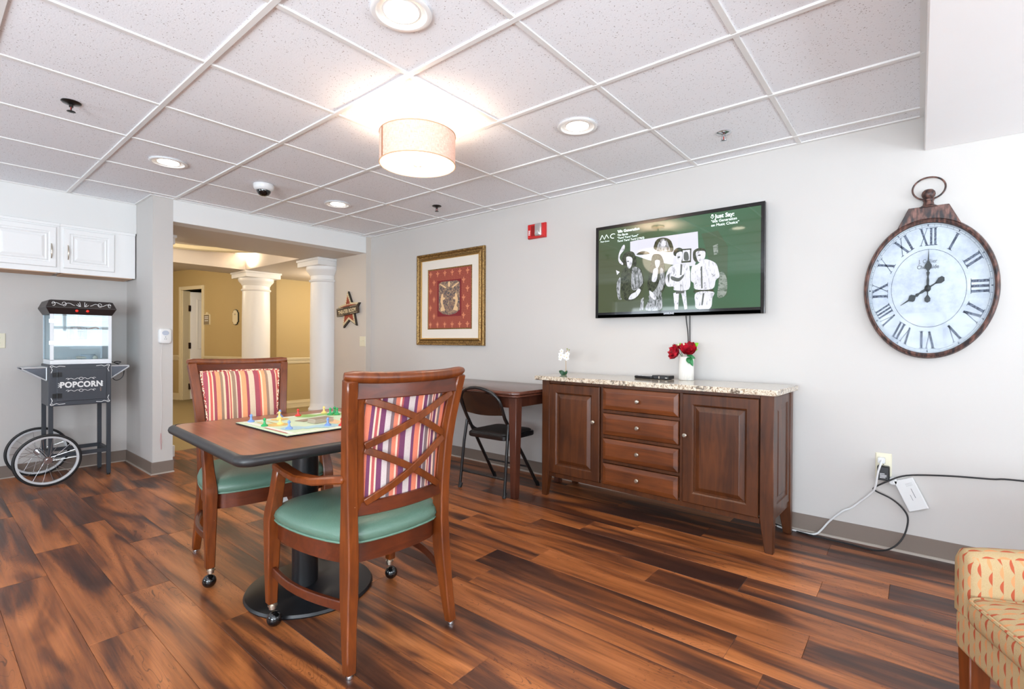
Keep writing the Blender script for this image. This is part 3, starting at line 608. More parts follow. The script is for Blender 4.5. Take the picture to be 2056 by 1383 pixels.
def make_chair(name, label, rz, loc):
    t = thing(name, label, 'armchair', loc, rz, 'striped armchairs at the game table')
    zs = [0.012, .06, .12, .18, .25, .31, .36, .42, .5, .58, .66, .74, .82, .89, .95, .994]
    for s in (-1, 1):
        pts = [(s*post(z)[0], post(z)[1], z) for z in zs]
        M().sweep(pts, [.034]+[.036]*3+[.040]*12, [.034, .040, .046, .052, .060, .064, .066, .064, .056, .050, .047, .045, .044, .043, .042, .040], (1, 0, 0)).build('back_post', m_chair, t, bevel=.004)
        M().lathe([(.012, 0), (.013, .004), (.010, .014)], (s*post(0)[0], post(0)[1], 0), 16).build('glide', m_chrome, t)
        fl_ = [(s*.272, .248, .092), (s*.272, .248, .25), (s*.270, .245, .42), (s*.270, .240, .45), (s*.270, .215, .52), (s*.271, .190, .59), (s*.270, .176, .635)]
        M().sweep(fl_, [.036, .044, .052, .050, .042, .040, .040], [.034, .044, .054, .054, .044, .042, .044], (1, 0, 0)).build('front_leg', m_chair, t, bevel=.004)
        ar = [(s*.270, .198, .640), (s*.273, .15, .641), (s*.284, .07, .640), (s*.288, -.02, .637), (s*.272, -.11, .640), (s*.232, -.185, .650), (s*.216, -.215, .654)]
        M().sweep(ar, [.046, .048, .048, .046, .044, .040, .038], .027, (1, 0, 0)).build('arm', m_chair, t, bevel=.006)
        c = M().cyl((s*.268, .248, .094), (s*.268, .248, .068), .0135, 16).cyl((s*.268, .248, .086), (s*.268, .248, .080), .018, 16)
        c.build('caster_stem', m_nickel, t)
        b = M().ball((s*.268+.004, .240, .030), .029, 18, 12); b.build('caster', m_blackg, t)
        st = []
        for i in range(9):
            k = i/8; st.append((s*(.268+(.206-.268)*k+.034*math.sin(PI*k)), .245-(.245+.205)*k, .222-.006*k))
        M().sweep(st, .018, .034, (1, 0, 0)).build('side_stretcher', m_chair_d, t, bevel=.003)
    # seat rail ring
    o0, o1 = outline(.006), outline(.030)
    M().rings([[(p.x, p.y, z) for p in q] for q, z in ((o0, .352), (o0, .418), (o1, .418), (o1, .352))], loop=True, caps=False).build('seat_rail', m_chair_d, t, bevel=0, smooth=50)
    se = M().rings([[(p.x, p.y, z) for p in outline(k)] for k, z in ((.02, .415), (.004, .422), (-.006, .432), (-.010, .446), (-.004, .462), (.012, .476), (.036, .487), (.07, .495), (.12, .501), (.18, .504), (.215, .505))])
    so = se.build('seat', m_vinyl, t, smooth=180)
    M().tube([(p.x, p.y, .425) for p in outline(-.004)], .0042, 8, loop=True).build('piping', m_pipe, so)
    # back frame: crest, rails, stiles
    cr_ = [bsurf(-1.08+2.16*i/20, 1.0, 0) for i in range(21)]; cr_ = [(x, y, .996+.010*(abs(x)/.25)**3) for x, y, z in cr_]
    M().tube(cr_, [.012, .019]+[.0205]*17+[.019, .012], 14).build('crest_rail', m_chair, t)
    def hrail(z, h, d, nm):
        M().sweep([bsurf(-.96+1.92*i/14, z, .004) for i in range(15)], h, d, (0, .05, 1)).build(nm, m_chair_d, t, bevel=.003)
    hrail(.958, .064, .026, 'top_rail'); hrail(.545, .048, .028, 'lower_rail')
    for s in (-1, 1):
        M().sweep([bsurf(s*(1-.030/post(z)[0]), z, .004) for z in (.53, .6, .7, .8, .9, .935)], .030, .026, (1, 0, 0)).build('stile', m_chair, t, bevel=.002)
    # upholstered panel, flat behind and padded in front
    fr, bk_ = [], []
    nz, nu = 14, 14; z0, z1 = .565, .932
    def ins(z): return 1-.040/post(z)[0]
    b = M(); rs = []
    for j in range(nz+1):
        z = z0+(z1-z0)*j/nz; rs.append([bsurf(ins(z)*(-1+2*i/nu), z, .006) for i in range(nu+1)])
    vs = [p for r in rs for p in r]; b.add(vs, [(j*(nu+1)+i, j*(nu+1)+i+1, (j+1)*(nu+1)+i+1, (j+1)*(nu+1)+i) for j in range(nz) for i in range(nu)])
    b.build('back_upholstery', m_str_back, t, smooth=180)
    b = M(); rs = []; z0, z1 = .548, .952
    def ins2(z): return 1-.030/post(z)[0]
    for j in range(nz+1):
        z = z0+(z1-z0)*j/nz
        rs.append([bsurf(ins2(z)*(-1+2*i/nu), z, .022+.030*(max(0, 1-(2*i/nu-1)**6)*max(0, 1-(2*j/nz-1)**6))**.5) for i in range(nu+1)])
    vs = [p for r in rs for p in r]; b.add(vs, [(j*(nu+1)+i, j*(nu+1)+i+1, (j+1)*(nu+1)+i+1, (j+1)*(nu+1)+i) for j in range(nz) for i in range(nu)])
    fo = b.build('front_upholstery', m_str_front, t, smooth=180)
    lp = [rs[0][i] for i in range(nu)]+[rs[j][nu] for j in range(nz)]+[rs[nz][nu-i] for i in range(nu)]+[rs[nz-j][0] for j in range(nz)]
    M().tube([(x, y+.002, z) for x, y, z in lp], .0045, 6, loop=True).build('welt', m_twine, fo)
    # two stacked X braces on the back face
    for (za, zb) in ((.765, .926), (.568, .752)):
        for s in (-1, 1):
            pts = []
            for i in range(11):
                k = i/10; z = za+(zb-za)*k+(-.012*math.sin(PI*k) if s > 0 else .010*math.sin(PI*k)); u = s*(-1+2*k)*ins(z)*.985; x, y, _ = bsurf(u, z); pts.append((x, y-.010-(.003 if s > 0 else 0), z))
            M().sweep(pts, .012, .025, (0, 1, 0)).build('cross_brace', m_chair, t, bevel=.002)
    return t
chA = make_chair('armchair', 'striped armchair nearest the camera, seen from behind with crossed back braces', math.radians(90-3), (-1.693, 1.160, 0))
M().box(-.0, .05, 0, .001, -.035, 0).tf(Matrix.Translation((-.06, .25, .352)) @ Matrix.Rotation(.35, 4, 'Y')).build('care_tag', m_whitep, chA, smooth=0)
chB = dup(chA); chB.location = (-2.688, 1.158, 0); chB.rotation_euler = (0, 0, math.radians(-90-6)); chB['label'] = 'striped armchair on the far side of the game table, its padded front facing the camera'
# ---- upholstered chair at the right edge
m_ret = mat('crescent_fabric', (206, 170, 112), .85, spec=.15)
def _cres(m):
    sx = N(m, 'SeparateXYZ'); L(m, N(m, 'TexCoord').outputs['UV'], sx.inputs[0])
    u = math_(m, 'MULTIPLY', sx.outputs[0], 44.0); v = math_(m, 'MULTIPLY', sx.outputs[1], 28.0)
    fu = math_(m, 'FRACT', u); iu = math_(m, 'FLOOR', u)
    v2 = math_(m, 'ADD', v, math_(m, 'MULTIPLY', iu, .5)); fv = math_(m, 'FRACT', v2); iv = math_(m, 'FLOOR', v2)
    s = math_(m, 'MULTIPLY', math_(m, 'SINE', math_(m, 'MULTIPLY', fv, PI)), .34)
    k = math_(m, 'LESS_THAN', fu, s); par = math_(m, 'GREATER_THAN', math_(m, 'FRACT', math_(m, 'MULTIPLY', math_(m, 'ADD', iu, math_(m, 'MULTIPLY', iv, 1.0)), .5)), .25)
    line = math_(m, 'LESS_THAN', math_(m, 'ABSOLUTE', math_(m, 'SUBTRACT', fu, .02)), .03)
    n = noise(m, 500, 2); bc = mix(m, n.outputs['Fac'], (160, 136, 98), (186, 162, 124))
    c = mix(m, line, bc, (160, 134, 92)); c = mix(m, k, c, mix(m, par, (198, 136, 92), (168, 82, 56)))
    L(m, c, BS(m).inputs['Base Color'])
_cres(m_ret)
ac = thing('upholstered_armchair', 'tan crescent-patterned upholstered armchair cropped at the lower right corner', 'armchair', (0, 0, 0))
# local frame: x to the sitter's right, y forward; outer front corner of the right arm sits at (.08, 1.83)
fa = Vector((-.915, -.405, 0)); ra = Vector((-.405, .915, 0))
AM = Matrix((ra, fa, Vector((0, 0, 1)))).transposed().to_4x4(); corner = Vector((.075, 1.83, 0))
AM.translation = corner - AM.to_3x3() @ Vector((.33, .36, 0)); ac.matrix_world = AM
for s in (1, -1):
    rs = []
    for (y, w_, zt) in ((.362, .030, .560), (.352, .042, .574), (.30, .046, .580), (0, .046, .590), (-.34, .046, .60)):
        r_ = [(-w_, .40)] + [(-w_*math.cos(a), zt-w_+w_*math.sin(a)) for a in [PI*i/8 for i in range(9)]] + [(w_, .40)]
        rs.append([(s*(.284+x), y, z) for x, z in r_])
    o = M().rings(rs).build('arm', m_ret, ac, smooth=60)
    fp = [(-.036, .385), (-.04, .50)] + [(-.04*math.cos(a), .534+.032*math.sin(a)) for a in [PI*i/8 for i in range(9)]] + [(.04, .50), (.036, .385)]
    M().frustum((s*.30, .325), .035, .035, 0, (s*.295, .325), .055, .05, .30).build('leg', m_chair, ac, bevel=.003); M().frustum((s*.28, -.33), .035, .035, 0, (s*.295, -.30), .05, .05, .30).build('leg', m_chair, ac, bevel=.003)
def rbox(x0, x1, y0, y1, z0, z1, r, bul=.02, n=5):
    rs = []
    for k in range(n+1):
        a = PI/2*k/n; rs.append((r*(1-math.cos(a)*0-math.sin(a)), z0+r*(1-math.cos(a))))
    prof = [(r*(1-math.sin(PI/2*k/n)), z0+r*(1-math.cos(PI/2*k/n))) for k in range(n+1)] + [(r*(1-math.cos(PI/2*k/n)), z1-r*(1-math.sin(PI/2*k/n))) for k in range(n+1)]
    prof += [(r+.06, z1+bul*.6), (r+.14, z1+bul)]
    return M().rings([[(x, y, z) for x, y in rrect(x0+i, x1-i, y0+i, y1-i, .03, 4)] for i, z in prof])
rbox(-.331, .331, -.36, .360, .292, .405, .018, 0).build('seat_base', m_ret, ac, smooth=60)
so = rbox(-.236, .236, -.25, .385, .395, .475, .03, .02).build('seat_cushion', m_ret, ac, smooth=60)
M().tube([(x, y, .466) for x, y in rrect(-.232, .232, -.246, .381, .035, 5)], .0045, 6, loop=True).build('cushion_piping', m_ret, so)
rs = [[(x, y, z) for x, y in rrect(-.325+k, .325-k, -.40-o_, -.27-o_, .04, 4)] for k, z, o_ in ((.0, .30, 0), (0, .6, .03), (.0, .85, .08), (.03, .90, .09))]
M().rings(rs).build('backrest', m_ret, ac, smooth=60)
# ---- popcorn cart and machine
ct = thing('popcorn_cart', 'slate grey popcorn cart with spoked wheels beside the left wall', 'cart', (-5.37, .875, 0))
# local: x towards the room, y along the wall
hx, hy = .17, .192
M().box(-hx, hx, -hy, hy, .598, .925).build('cabinet', m_dgrey, ct, bevel=.004, smooth=0)
M().frame_xz(-.145, .162, .635, .888, [(0, 0), (0, -.004), (.003, -.006), (.006, -.006)]).tf(Matrix.Rotation(PI/2, 4, 'Z')).tf(Matrix.Translation((hx, 0, 0))).build('door', m_dgrey, ct, smooth=0)
for z in (.68, .845):
    M().box(hx+.003, hx+.009, -.170, -.115, z-.018, z+.018).cyl((hx+.012, -.143, z-.02), (hx+.012, -.143, z+.02), .005).build('hinge', m_black, ct, smooth=0)
M().box(hx+.004, hx+.012, .118, .126, .70, .735).build('latch', m_chrome, ct, smooth=0)
for (yy, xx) in ((-hy+.014, hx-.014), (-hy+.014, -hx+.014)): M().box(xx-.0135, xx+.0135, yy-.0135, yy+.0135, .16, .60).build('leg', m_dgrey2, ct, bevel=.002, smooth=0)
for (yy, xx) in ((hy-.014, hx-.014), (hy-.014, -hx+.014)):
    M().box(xx-.0135, xx+.0135, yy-.0135, yy+.0135, .012, .60).build('leg', m_dgrey2, ct, bevel=.002, smooth=0)
    M().cyl((xx, yy, 0), (xx, yy, .014), .011).build('levelling_foot', m_rubber, ct)
M().box(hx-.024, hx-.004, -hy+.02, hy-.02, .195, .225).box(-hx+.004, -hx+.024, -hy+.02, hy-.02, .195, .225).box(-hx+.02, hx-.02, hy-.026, hy-.004, .195, .225).box(-hx+.02, hx-.02, -hy+.004, -hy+.026, .195, .225).build('lower_frame', m_dgrey2, ct, bevel=.002, smooth=0)
M().cyl((-.235, -.205, .2), (.265, -.205, .2), .008).build('axle', m_chrome, ct)
for wx in (.245, -.215):
    wh = M().tube([(wx, -.205+.182*math.cos(2*PI*i/56), .2+.182*math.sin(2*PI*i/56)) for i in range(56)], .0105, 8, loop=True)
    ty_ = M().tube([(wx, -.205+.189*math.cos(2*PI*i/56), .2+.189*math.sin(2*PI*i/56)) for i in range(56)], .0105, 8, loop=True).build('tyre', m_rubber, ct)
    M().rings([[(wx+dx, -.205+r_*math.cos(2*PI*i/56), .2+r_*math.sin(2*PI*i/56)) for i in range(56)] for r_, dx in ((.181, -.011), (.181, .011), (.167, .010), (.167, -.010))], loop=True).build('rim', m_steel, ct)
    M().cyl((wx-.028, -.205, .2), (wx+.028, -.205, .2), .014).cyl((wx-.018, -.205, .2), (wx-.014, -.205, .2), .026, 20).cyl((wx+.014, -.205, .2), (wx+.018, -.205, .2), .026, 20).build('hub', m_chrome, ct)
    for i in range(18):
        a = 2*PI*i/18; b = a+(.45 if i % 2 else -.45); sx = .016 if (i//2) % 2 else -.016
        M().cyl((wx+sx, -.205+.022*math.cos(b), .2+.022*math.sin(b)), (wx, -.205+.170*math.cos(a), .2+.170*math.sin(a)), .0013, 5).build('spoke', m_chrome, ct)
m_traydk = mat('tray_dark_steel', (96, 100, 108), .25, .7)
for s, rz_ in ((-1, 0), (1, 0)):
    y0 = s*hy; tr = M(); tp = M(); yo = s*(hy+.145 if s < 0 else hy+.13)
    for xx in (-.12, .13):
        tp.yz([(y0+s*.005, .795), (y0+s*.005, .905), (yo, .905), (yo, .895)], xx, xx+.003)
        for a_, b_ in (((y0+s*.006, .80), (y0+s*.006, .90)), ((y0+s*.006, .902), (yo, .900)), ((y0+s*.006, .80), (yo, .893))):
            tr.cyl((xx+.0045, a_[0], a_[1]), (xx+.0045, b_[0], b_[1]), .005, 8)
    tr.box(-.12, .13, min(y0, yo), max(y0, yo), .902, .906)
    tr.build('side_tray', m_steel, ct, smooth=30, label='silver fold-out tray'); tp.build('tray_bracket_panel', m_traydk, ct, smooth=0)
PM = Matrix.Translation((hx+.0065, 0, 0)) @ Matrix.Rotation(PI/2, 4, 'Z') @ Matrix.Rotation(PI/2, 4, 'X')
text('POPCORN', .062, m_print, ct, PM @ Matrix.Translation((.004, .742, 0)), .0006, 'CENTER', bold=.0026, xs=.86, sp=1.06)
def curl(pts, mm, x, r=.0026): M().tube([(x, y, z) for y, z in pts], r, 5).build('painted_scroll', m_print, ct)
def scroll(cy, cz, sy, sz, mm, x, k=1.0, r=.0024):
    sp_ = [(cy+sy*k*(.006+.0125*math.cos(a)*(1-a/9)), cz+sz*k*(-.006+.0105*math.sin(a)*(1-a/9))) for a in [i*.42 for i in range(16)]]
    curl(sp_, mm, x, r); curl([(cy+sy*k*.018, cz-sz*k*.004), (cy+sy*k*.034, cz-sz*k*.010), (cy+sy*k*.05, cz-sz*k*.002), (cy+sy*k*.085, cz-sz*k*.006)], mm, x, r)
    curl([(cy+sy*k*.004, cz-sz*k*.018), (cy+sy*k*.010, cz-sz*k*.032), (cy+sy*k*.002, cz-sz*k*.055)], mm, x, r)
ds = M()
for sy in (-1, 1):
    for sz in (-1, 1): scroll(-sy*(hy-.012), .762+sz*.152, sy, sz, ds, hx+.001)
for sz in (-1, 1):
    zc = .762+sz*.047
    for sy in (-1, 1):
        curl([(sy*(.012+.07*i/10), zc+.005*math.sin(i*1.1)) for i in range(11)], ds, hx+.007, .0018)
        curl([(sy*(.082+.009*math.cos(a)), zc+.006*math.sin(a)) for a in [i*.6 for i in range(9)]], ds, hx+.007, .0016)
    curl([(.012*math.cos(a), zc+.010*math.sin(a)) for a in [i*.6 for i in range(11)]], ds, hx+.007, .0018)
for sy in (-1, 1):
    for k in (-1, 0, 1): curl([(sy*.124, .762+k*.004), (sy*.138, .762+k*.016)], ds, hx+.007, .0022)
pm_ = thing('popcorn_machine', 'tabletop popcorn machine with glass case and black hood on the grey cart', 'popcorn machine', (-5.37, .882, .925))
mx, my, mh = .165, .190, .395
m_wframe = mat('white_enamel', (232, 236, 240), .35)
M().box(-mx, mx, -my, my, 0, .012).box(mx-.014, mx, -my, my, .012, .036).box(-mx, mx-.014, -my, -my+.01, .012, .036).box(-mx, mx-.014, my-.01, my, .012, .036).build('base_tray', m_wframe, pm_, bevel=.0015, smooth=0)
for yy in (-my, my-.022): M().box(mx-.014, mx, yy, yy+.022, .03, mh).build('corner_post', m_wframe, pm_, bevel=.0015, smooth=0)
for yy in (-my, my-.012): M().box(-mx, -mx+.012, yy, yy+.012, .012, mh).build('corner_post', m_steel, pm_, bevel=.0015, smooth=0)
M().box(mx-.004, mx-.002, -my+.022, my-.022, .036, mh).build('front_glass', m_pane, pm_, smooth=0); M().box(-mx+.012, mx-.014, -my+.002, -my+.004, .036, mh).build('side_glass', m_pane, pm_, smooth=0); M().box(-mx+.012, mx-.014, my-.004, my-.002, .036, mh).build('side_glass', m_pane, pm_, smooth=0)
M().box(-mx, -mx+.003, -my+.012, my-.012, .012, mh).build('rear_panel', m_whitep, pm_, smooth=0)
for z in (.34, .17): M().box(mx, mx+.004, -my-.006, -my+.020, z-.014, z+.014).build('hinge', m_chrome, pm_, smooth=0)
hd_ = M(); P0 = [(-mx-.004, mh), (mx+.004, mh), (mx+.045, mh+.055), (mx+.030, mh+.062), (mx-.01, mh+.112), (-mx+.01, mh+.112), (-mx-.04, mh+.06)]
hp = lambda e: (lambda p: (p[0], e, p[1]))
rs = []
for y_, k in ((-my-.0, .0), (-my-.024, .052), (my+.024, .052), (my, .0)): pass
prof = [(mx+.002, my+.002, mh), (mx+.026, my+.028, mh+.052), (mx+.004, my+.006, mh+.108), (mx-.012, my-.01, mh+.112)]
M().rings([[(-a, -b, z), (a, -b, z), (a, b, z), (-a, b, z)] for a, b, z in prof]).build('hood', mat('hood_black', (34, 26, 26), .4), pm_, bevel=.003, smooth=0)
def onhood(y, s): # s: 0 bottom edge of upper face .. 1 top edge
    a = mx+.026+(mx+.004-mx-.026)*s; return (a+.0015, y, mh+.052+.056*s)
def PS(p): M().tube(p, .0018, 5).build('painted_scroll', m_print, pm_)
for sy in (-1, 1):
    PS([onhood(sy*(.178-.13*i/12), .5+.16*math.sin(i*.9)) for i in range(13)])
    PS([onhood(sy*(.172+.009*math.cos(a)), .5+.28*math.sin(a)) for a in [i*.6 for i in range(10)]])
    PS([onhood(sy*(.11+.012*math.cos(a)), .5+.28*math.sin(a)) for a in [i*.6 for i in range(10)]])
    for k in (0, 1, 2): PS([onhood(sy*(.012+k*.004), .2), onhood(sy*(.016+k*.011), .85-.2*k)])
m_redb = mat('red_switch', (210, 40, 34), .3, emis=(255, 60, 40), es=.4)
for y_ in (-.034, .032):
    M().ball((mx+.016, y_, mh+.030), .010, 14, 8).build('rocker_switch', m_redb, pm_, label='round red switch'); M().box(mx+.019, mx+.021, y_-.012, y_+.012, mh+.043, mh+.049).build('switch_label', m_print, pm_, smooth=0)
M().lathe([(.055, .20), (.062, .205), (.064, .29), (.066, .295), (.056, .30), (.01, .31)], (-.02, .0, 0), 28).cyl((-.02, 0, .31), (-.02, 0, mh), .008).build('kettle', m_chrome, pm_)
M().tube([(-.02, .06, .28), (-.02, .12, .30), (.0, .135, .29)], .006, 8).build('kettle_handle', mat('copper_handle', (190, 120, 80), .4, .6), pm_)
M().lathe([(.03, .02), (.045, .024), (.05, .07), (.046, .075)], (.03, .06, 0), 20).build('measuring_cup', mat('frosted_cup', (196, 204, 212), .3), pm_)
M().ball((.06, .10, .045), .02, 14, 8, 1).cyl((.06, .10, .045), (.07, -.02, .05), .010).build('scoop', mat('cream_scoop', (222, 216, 202), .5), pm_)
cd = M(); cp = [(-.05, my+.01, .03), (-.03, my+.05, .0), (.0, my+.085, -.02), (.03, my+.11, -.05), (.045, my+.105, -.11), (.04, my+.08, -.145), (.035, my+.05, -.15), (.03, my+.03, -.12), (.03, my+.02, -.08)]
def smoothpts(P, n=6):
    out = []
    P = [Vector(p) for p in P]
    for i in range(len(P)-1):
        a = P[max(i-1, 0)]; b = P[i]; c = P[i+1]; d = P[min(i+2, len(P)-1)]
        for j in range(n):
            t_ = j/n; out.append(.5*((2*b)+(c-a)*t_+(2*a-5*b+4*c-d)*t_*t_+(3*b-a-3*c+d)*t_**3))
    out.append(P[-1]); return out
M().tube(smoothpts(cp), .0032, 6).box(.022, .038, my+.012, my+.034, -.085, -.06).tube([(0.02+.02*math.cos(a), my+.07+.02*math.cos(a), .002+.008*math.sin(a)) for a in [i*.7 for i in range(9)]], .0035, 6).build('power_cord', m_black, pm_)
# ---- wall cabinets over the cart
def wall_cab(y0, y1, doors, label, filler=None):
    t = thing('wall_cabinet', label, 'cabinet', (-5.37, 0, 0), PI/2, 'white wall cabinets')   # local x = world y ; local -y = world +x
    M().box(y0, y1, 0, .30, 1.672, 2.056).box(y0, y1, -.001, .0, 1.66, 2.056).box(y0, y1, -.012, 0, 2.035, 2.056).build('carcass', m_white, t, bevel=.0015, smooth=0)
    M().box(y0+.02, y1-.02, .012, .29, 1.655, 1.672).build('underside', mat('bare_birch', (206, 170, 140), .7), t, smooth=0)
    for a, b, hnd in doors:
        d = M().frame_xz(a, b, 1.70, 2.022, [(0, 0), (0, -.012), (.004, -.017), (.038, -.017), (.043, -.011), (.050, -.011), (.058, -.016), (.064, -.011), (.069, -.010), (.084, -.016), (.09, -.017)]).build('door', m_white, t, smooth=0)
        xh = b-.030 if hnd > 0 else a+.028
        M().tube([(xh, -.017, 1.770), (xh, -.030, 1.785), (xh, -.040, 1.828), (xh, -.030, 1.871), (xh, -.017, 1.886)], [.003, .004, .006, .004, .003], 8).build('handle', m_nickel, d, label='bronze bow handle')
    return t
wall_cab(-.50, .772, [(-.45, -.02, -1), (.40-.04, .75, 1)], 'white wall cabinet cut by the left edge, raised-panel door with right-hand handle')
wall_cab(.773, 1.27, [(.792, 1.122, -1)], 'white wall cabinet against the pier, left-hand handle, above the popcorn machine')
# ================================================================== WALL ITEMS
# ---- television
TVP={'white':[[(-1.621,1.849),(-1.574,1.854),(-1.137,1.857),(-1.132,1.735),(-1.155,1.63),(-1.264,1.641),(-1.481,1.703),(-1.62,1.761)]],'wood':[[(-1.114,1.839),(-1.008,1.844),(-0.947,1.739),(-0.949,1.425),(-0.999,1.405),(-1.006,1.525),(-1.064,1.661)]],'woodlight':[[(-1.006,1.564),(-0.975,1.575),(-0.95,1.521),(-0.956,1.432),(-1.008,1.415),(-1.0,1.525)],[(-1.039,1.75),(-1.008,1.76),(-1.006,1.694),(-1.032,1.691)]],'dark':[[(-1.431,1.769),(-1.436,1.812),(-1.415,1.841),(-1.375,1.847),(-1.336,1.834),(-1.311,1.803),(-1.308,1.741)],[(-1.565,1.748),(-1.558,1.762),(-1.527,1.77),(-1.489,1.763),(-1.475,1.745)],[(-1.244,1.753),(-1.178,1.75),(-1.18,1.658),(-1.245,1.659)],[(-1.684,1.731),(-1.668,1.766),(-1.632,1.781),(-1.593,1.769),(-1.574,1.727),(-1.572,1.684),(-1.588,1.667),(-1.651,1.677),(-1.679,1.69)],[(-1.466,1.659),(-1.451,1.729),(-1.422,1.74),(-1.385,1.722),(-1.363,1.65),(-1.356,1.51),(-1.405,1.443),(-1.449,1.446),(-1.487,1.519)],[(-1.3,1.74),(-1.286,1.759),(-1.258,1.764),(-1.234,1.746),(-1.237,1.706),(-1.292,1.712)],[(-1.168,1.699),(-1.163,1.732),(-1.13,1.746),(-1.09,1.735),(-1.082,1.696),(-1.097,1.678),(-1.142,1.656),(-1.162,1.671)],[(-1.679,1.65),(-1.635,1.668),(-1.572,1.662),(-1.534,1.637),(-1.514,1.535),(-1.555,1.451),(-1.618,1.418),(-1.682,1.458),(-1.691,1.577)],[(-1.161,1.47),(-1.031,1.469),(-1.032,1.45),(-1.161,1.454)]],'grey':[[(-1.415,1.795),(-1.393,1.834),(-1.375,1.84),(-1.35,1.825),(-1.332,1.785),(-1.329,1.75),(-1.415,1.758)],[(-1.603,1.65),(-1.572,1.662),(-1.541,1.638),(-1.522,1.571),(-1.525,1.536),(-1.556,1.506),(-1.595,1.497),(-1.61,1.535)],[(-1.392,1.638),(-1.37,1.623),(-1.361,1.552),(-1.369,1.504),(-1.412,1.444),(-1.449,1.424),(-1.479,1.447),(-1.42,1.5),(-1.395,1.569)],[(-1.479,1.412),(-1.449,1.46),(-1.391,1.477),(-1.379,1.414),(-1.388,1.35),(-1.497,1.35)],[(-1.532,1.432),(-1.513,1.442),(-1.515,1.353),(-1.545,1.35)],[(-1.715,1.579),(-1.695,1.592),(-1.698,1.474),(-1.686,1.436),(-1.714,1.445),(-1.727,1.535)]],'bright':[[(-1.649,1.741),(-1.62,1.741),(-1.602,1.723),(-1.607,1.68),(-1.623,1.656),(-1.639,1.668),(-1.647,1.706)],[(-1.68,1.827),(-1.663,1.828),(-1.668,1.796),(-1.698,1.762),(-1.701,1.733),(-1.675,1.697),(-1.683,1.688),(-1.711,1.716),(-1.71,1.771)],[(-1.43,1.694),(-1.398,1.692),(-1.398,1.66),(-1.414,1.638),(-1.427,1.656)],[(-1.439,1.636),(-1.41,1.637),(-1.413,1.584),(-1.426,1.547),(-1.453,1.552),(-1.45,1.594)],[(-1.28,1.724),(-1.241,1.734),(-1.24,1.686),(-1.257,1.657),(-1.275,1.662)],[(-1.334,1.626),(-1.285,1.653),(-1.202,1.65),(-1.187,1.606),(-1.185,1.573),(-1.193,1.479),(-1.291,1.478),(-1.298,1.503),(-1.34,1.508),(-1.357,1.552)],[(-1.148,1.72),(-1.11,1.726),(-1.087,1.716),(-1.09,1.677),(-1.113,1.656),(-1.134,1.66)],[(-1.175,1.626),(-1.139,1.639),(-1.09,1.669),(-1.023,1.638),(-1.003,1.59),(-0.997,1.547),(-1.019,1.526),(-1.04,1.472),(-1.148,1.475),(-1.161,1.517),(-1.18,1.539)],[(-1.144,1.453),(-1.034,1.452),(-1.04,1.41),(-1.054,1.345),(-1.137,1.347),(-1.15,1.383)],[(-1.556,1.506),(-1.536,1.494),(-1.555,1.459),(-1.59,1.435),(-1.63,1.434),(-1.61,1.469),(-1.579,1.482)],[(-1.299,1.458),(-1.259,1.469),(-1.265,1.347),(-1.288,1.348)],[(-1.246,1.467),(-1.213,1.468),(-1.202,1.346),(-1.221,1.345)],[(-1.472,1.486),(-1.442,1.466),(-1.42,1.43),(-1.434,1.42),(-1.464,1.447)],[(-1.387,1.799),(-1.377,1.827),(-1.357,1.821),(-1.353,1.798),(-1.364,1.785),(-1.378,1.787)],[(-1.236,1.743),(-1.187,1.742),(-1.188,1.67),(-1.237,1.671)],[(-1.732,1.654),(-1.701,1.637),(-1.723,1.617)]],'shade':[[(-1.313,1.576),(-1.263,1.559),(-1.229,1.58),(-1.23,1.563),(-1.263,1.535),(-1.312,1.552)],[(-1.284,1.471),(-1.222,1.471),(-1.225,1.454),(-1.28,1.453)],[(-1.116,1.62),(-1.106,1.626),(-1.102,1.48),(-1.111,1.477)],[(-1.101,1.447),(-1.09,1.447),(-1.101,1.367),(-1.111,1.368)],[(-1.227,1.725),(-1.206,1.73),(-1.196,1.708),(-1.196,1.675),(-1.226,1.678)],[(-1.25,1.653),(-1.237,1.648),(-1.243,1.577),(-1.253,1.578)],[(-1.341,1.585),(-1.323,1.598),(-1.327,1.55),(-1.334,1.529)],[(-1.645,1.713),(-1.628,1.712),(-1.629,1.704),(-1.643,1.705)],[(-1.271,1.704),(-1.254,1.706),(-1.256,1.694),(-1.27,1.694)],[(-1.135,1.702),(-1.116,1.703),(-1.118,1.693),(-1.133,1.694)],[(-1.588,1.642),(-1.581,1.643),(-1.573,1.546),(-1.581,1.533)],[(-1.564,1.64),(-1.558,1.639),(-1.545,1.559),(-1.552,1.545)]]}
tv = thing('television', 'wide flat television on the wall above the sideboard, showing a green music screen', 'television', (0, 0, 0))
X0, X1, Z0, Z1 = -1.902, -.731, 1.303, 1.988
yT = 3.312
M().box(X0, X1, yT+.005, yT+.030, Z0, Z1).box(X0+.12, X1-.12, yT+.03, yT+.055, Z0+.1, Z1-.1).build('housing', m_black, tv, bevel=.003, smooth=0)
M().frame_xz(X0, X1, Z0, Z1, [(0, yT+.006), (0, yT), (.002, yT-.001), (.022, yT-.001), (.023, yT+.002)], fill=False).build('bezel', m_blackg, tv, smooth=0)
M().box(X0+.02, X1-.02, yT-.001, yT+.002, Z0+.002, Z0+.040).build('bezel_lower_bar', m_blackg, tv, smooth=0)
M().box(-1.335, -1.325, yT+.055, 3.394, 1.5, 1.8).box(-1.50, -1.13, yT+.05, 3.394, 1.60, 1.70).build('wall_bracket', m_black, tv, smooth=0)
def scr(name, c, e=1.0, r=.04): return mat(name, (4, 5, 5), r, spec=.6, emis=c, es=e)
s_green = scr('screen_green', (84, 106, 78), .8)
_m = s_green; _n = noise(_m, 1.1, 2); L(_m, ramp(_m, _n.outputs['Fac'], [(.35, (84, 92, 66)), (.65, (74, 112, 84))]), BS(_m).inputs['Emission Color'])
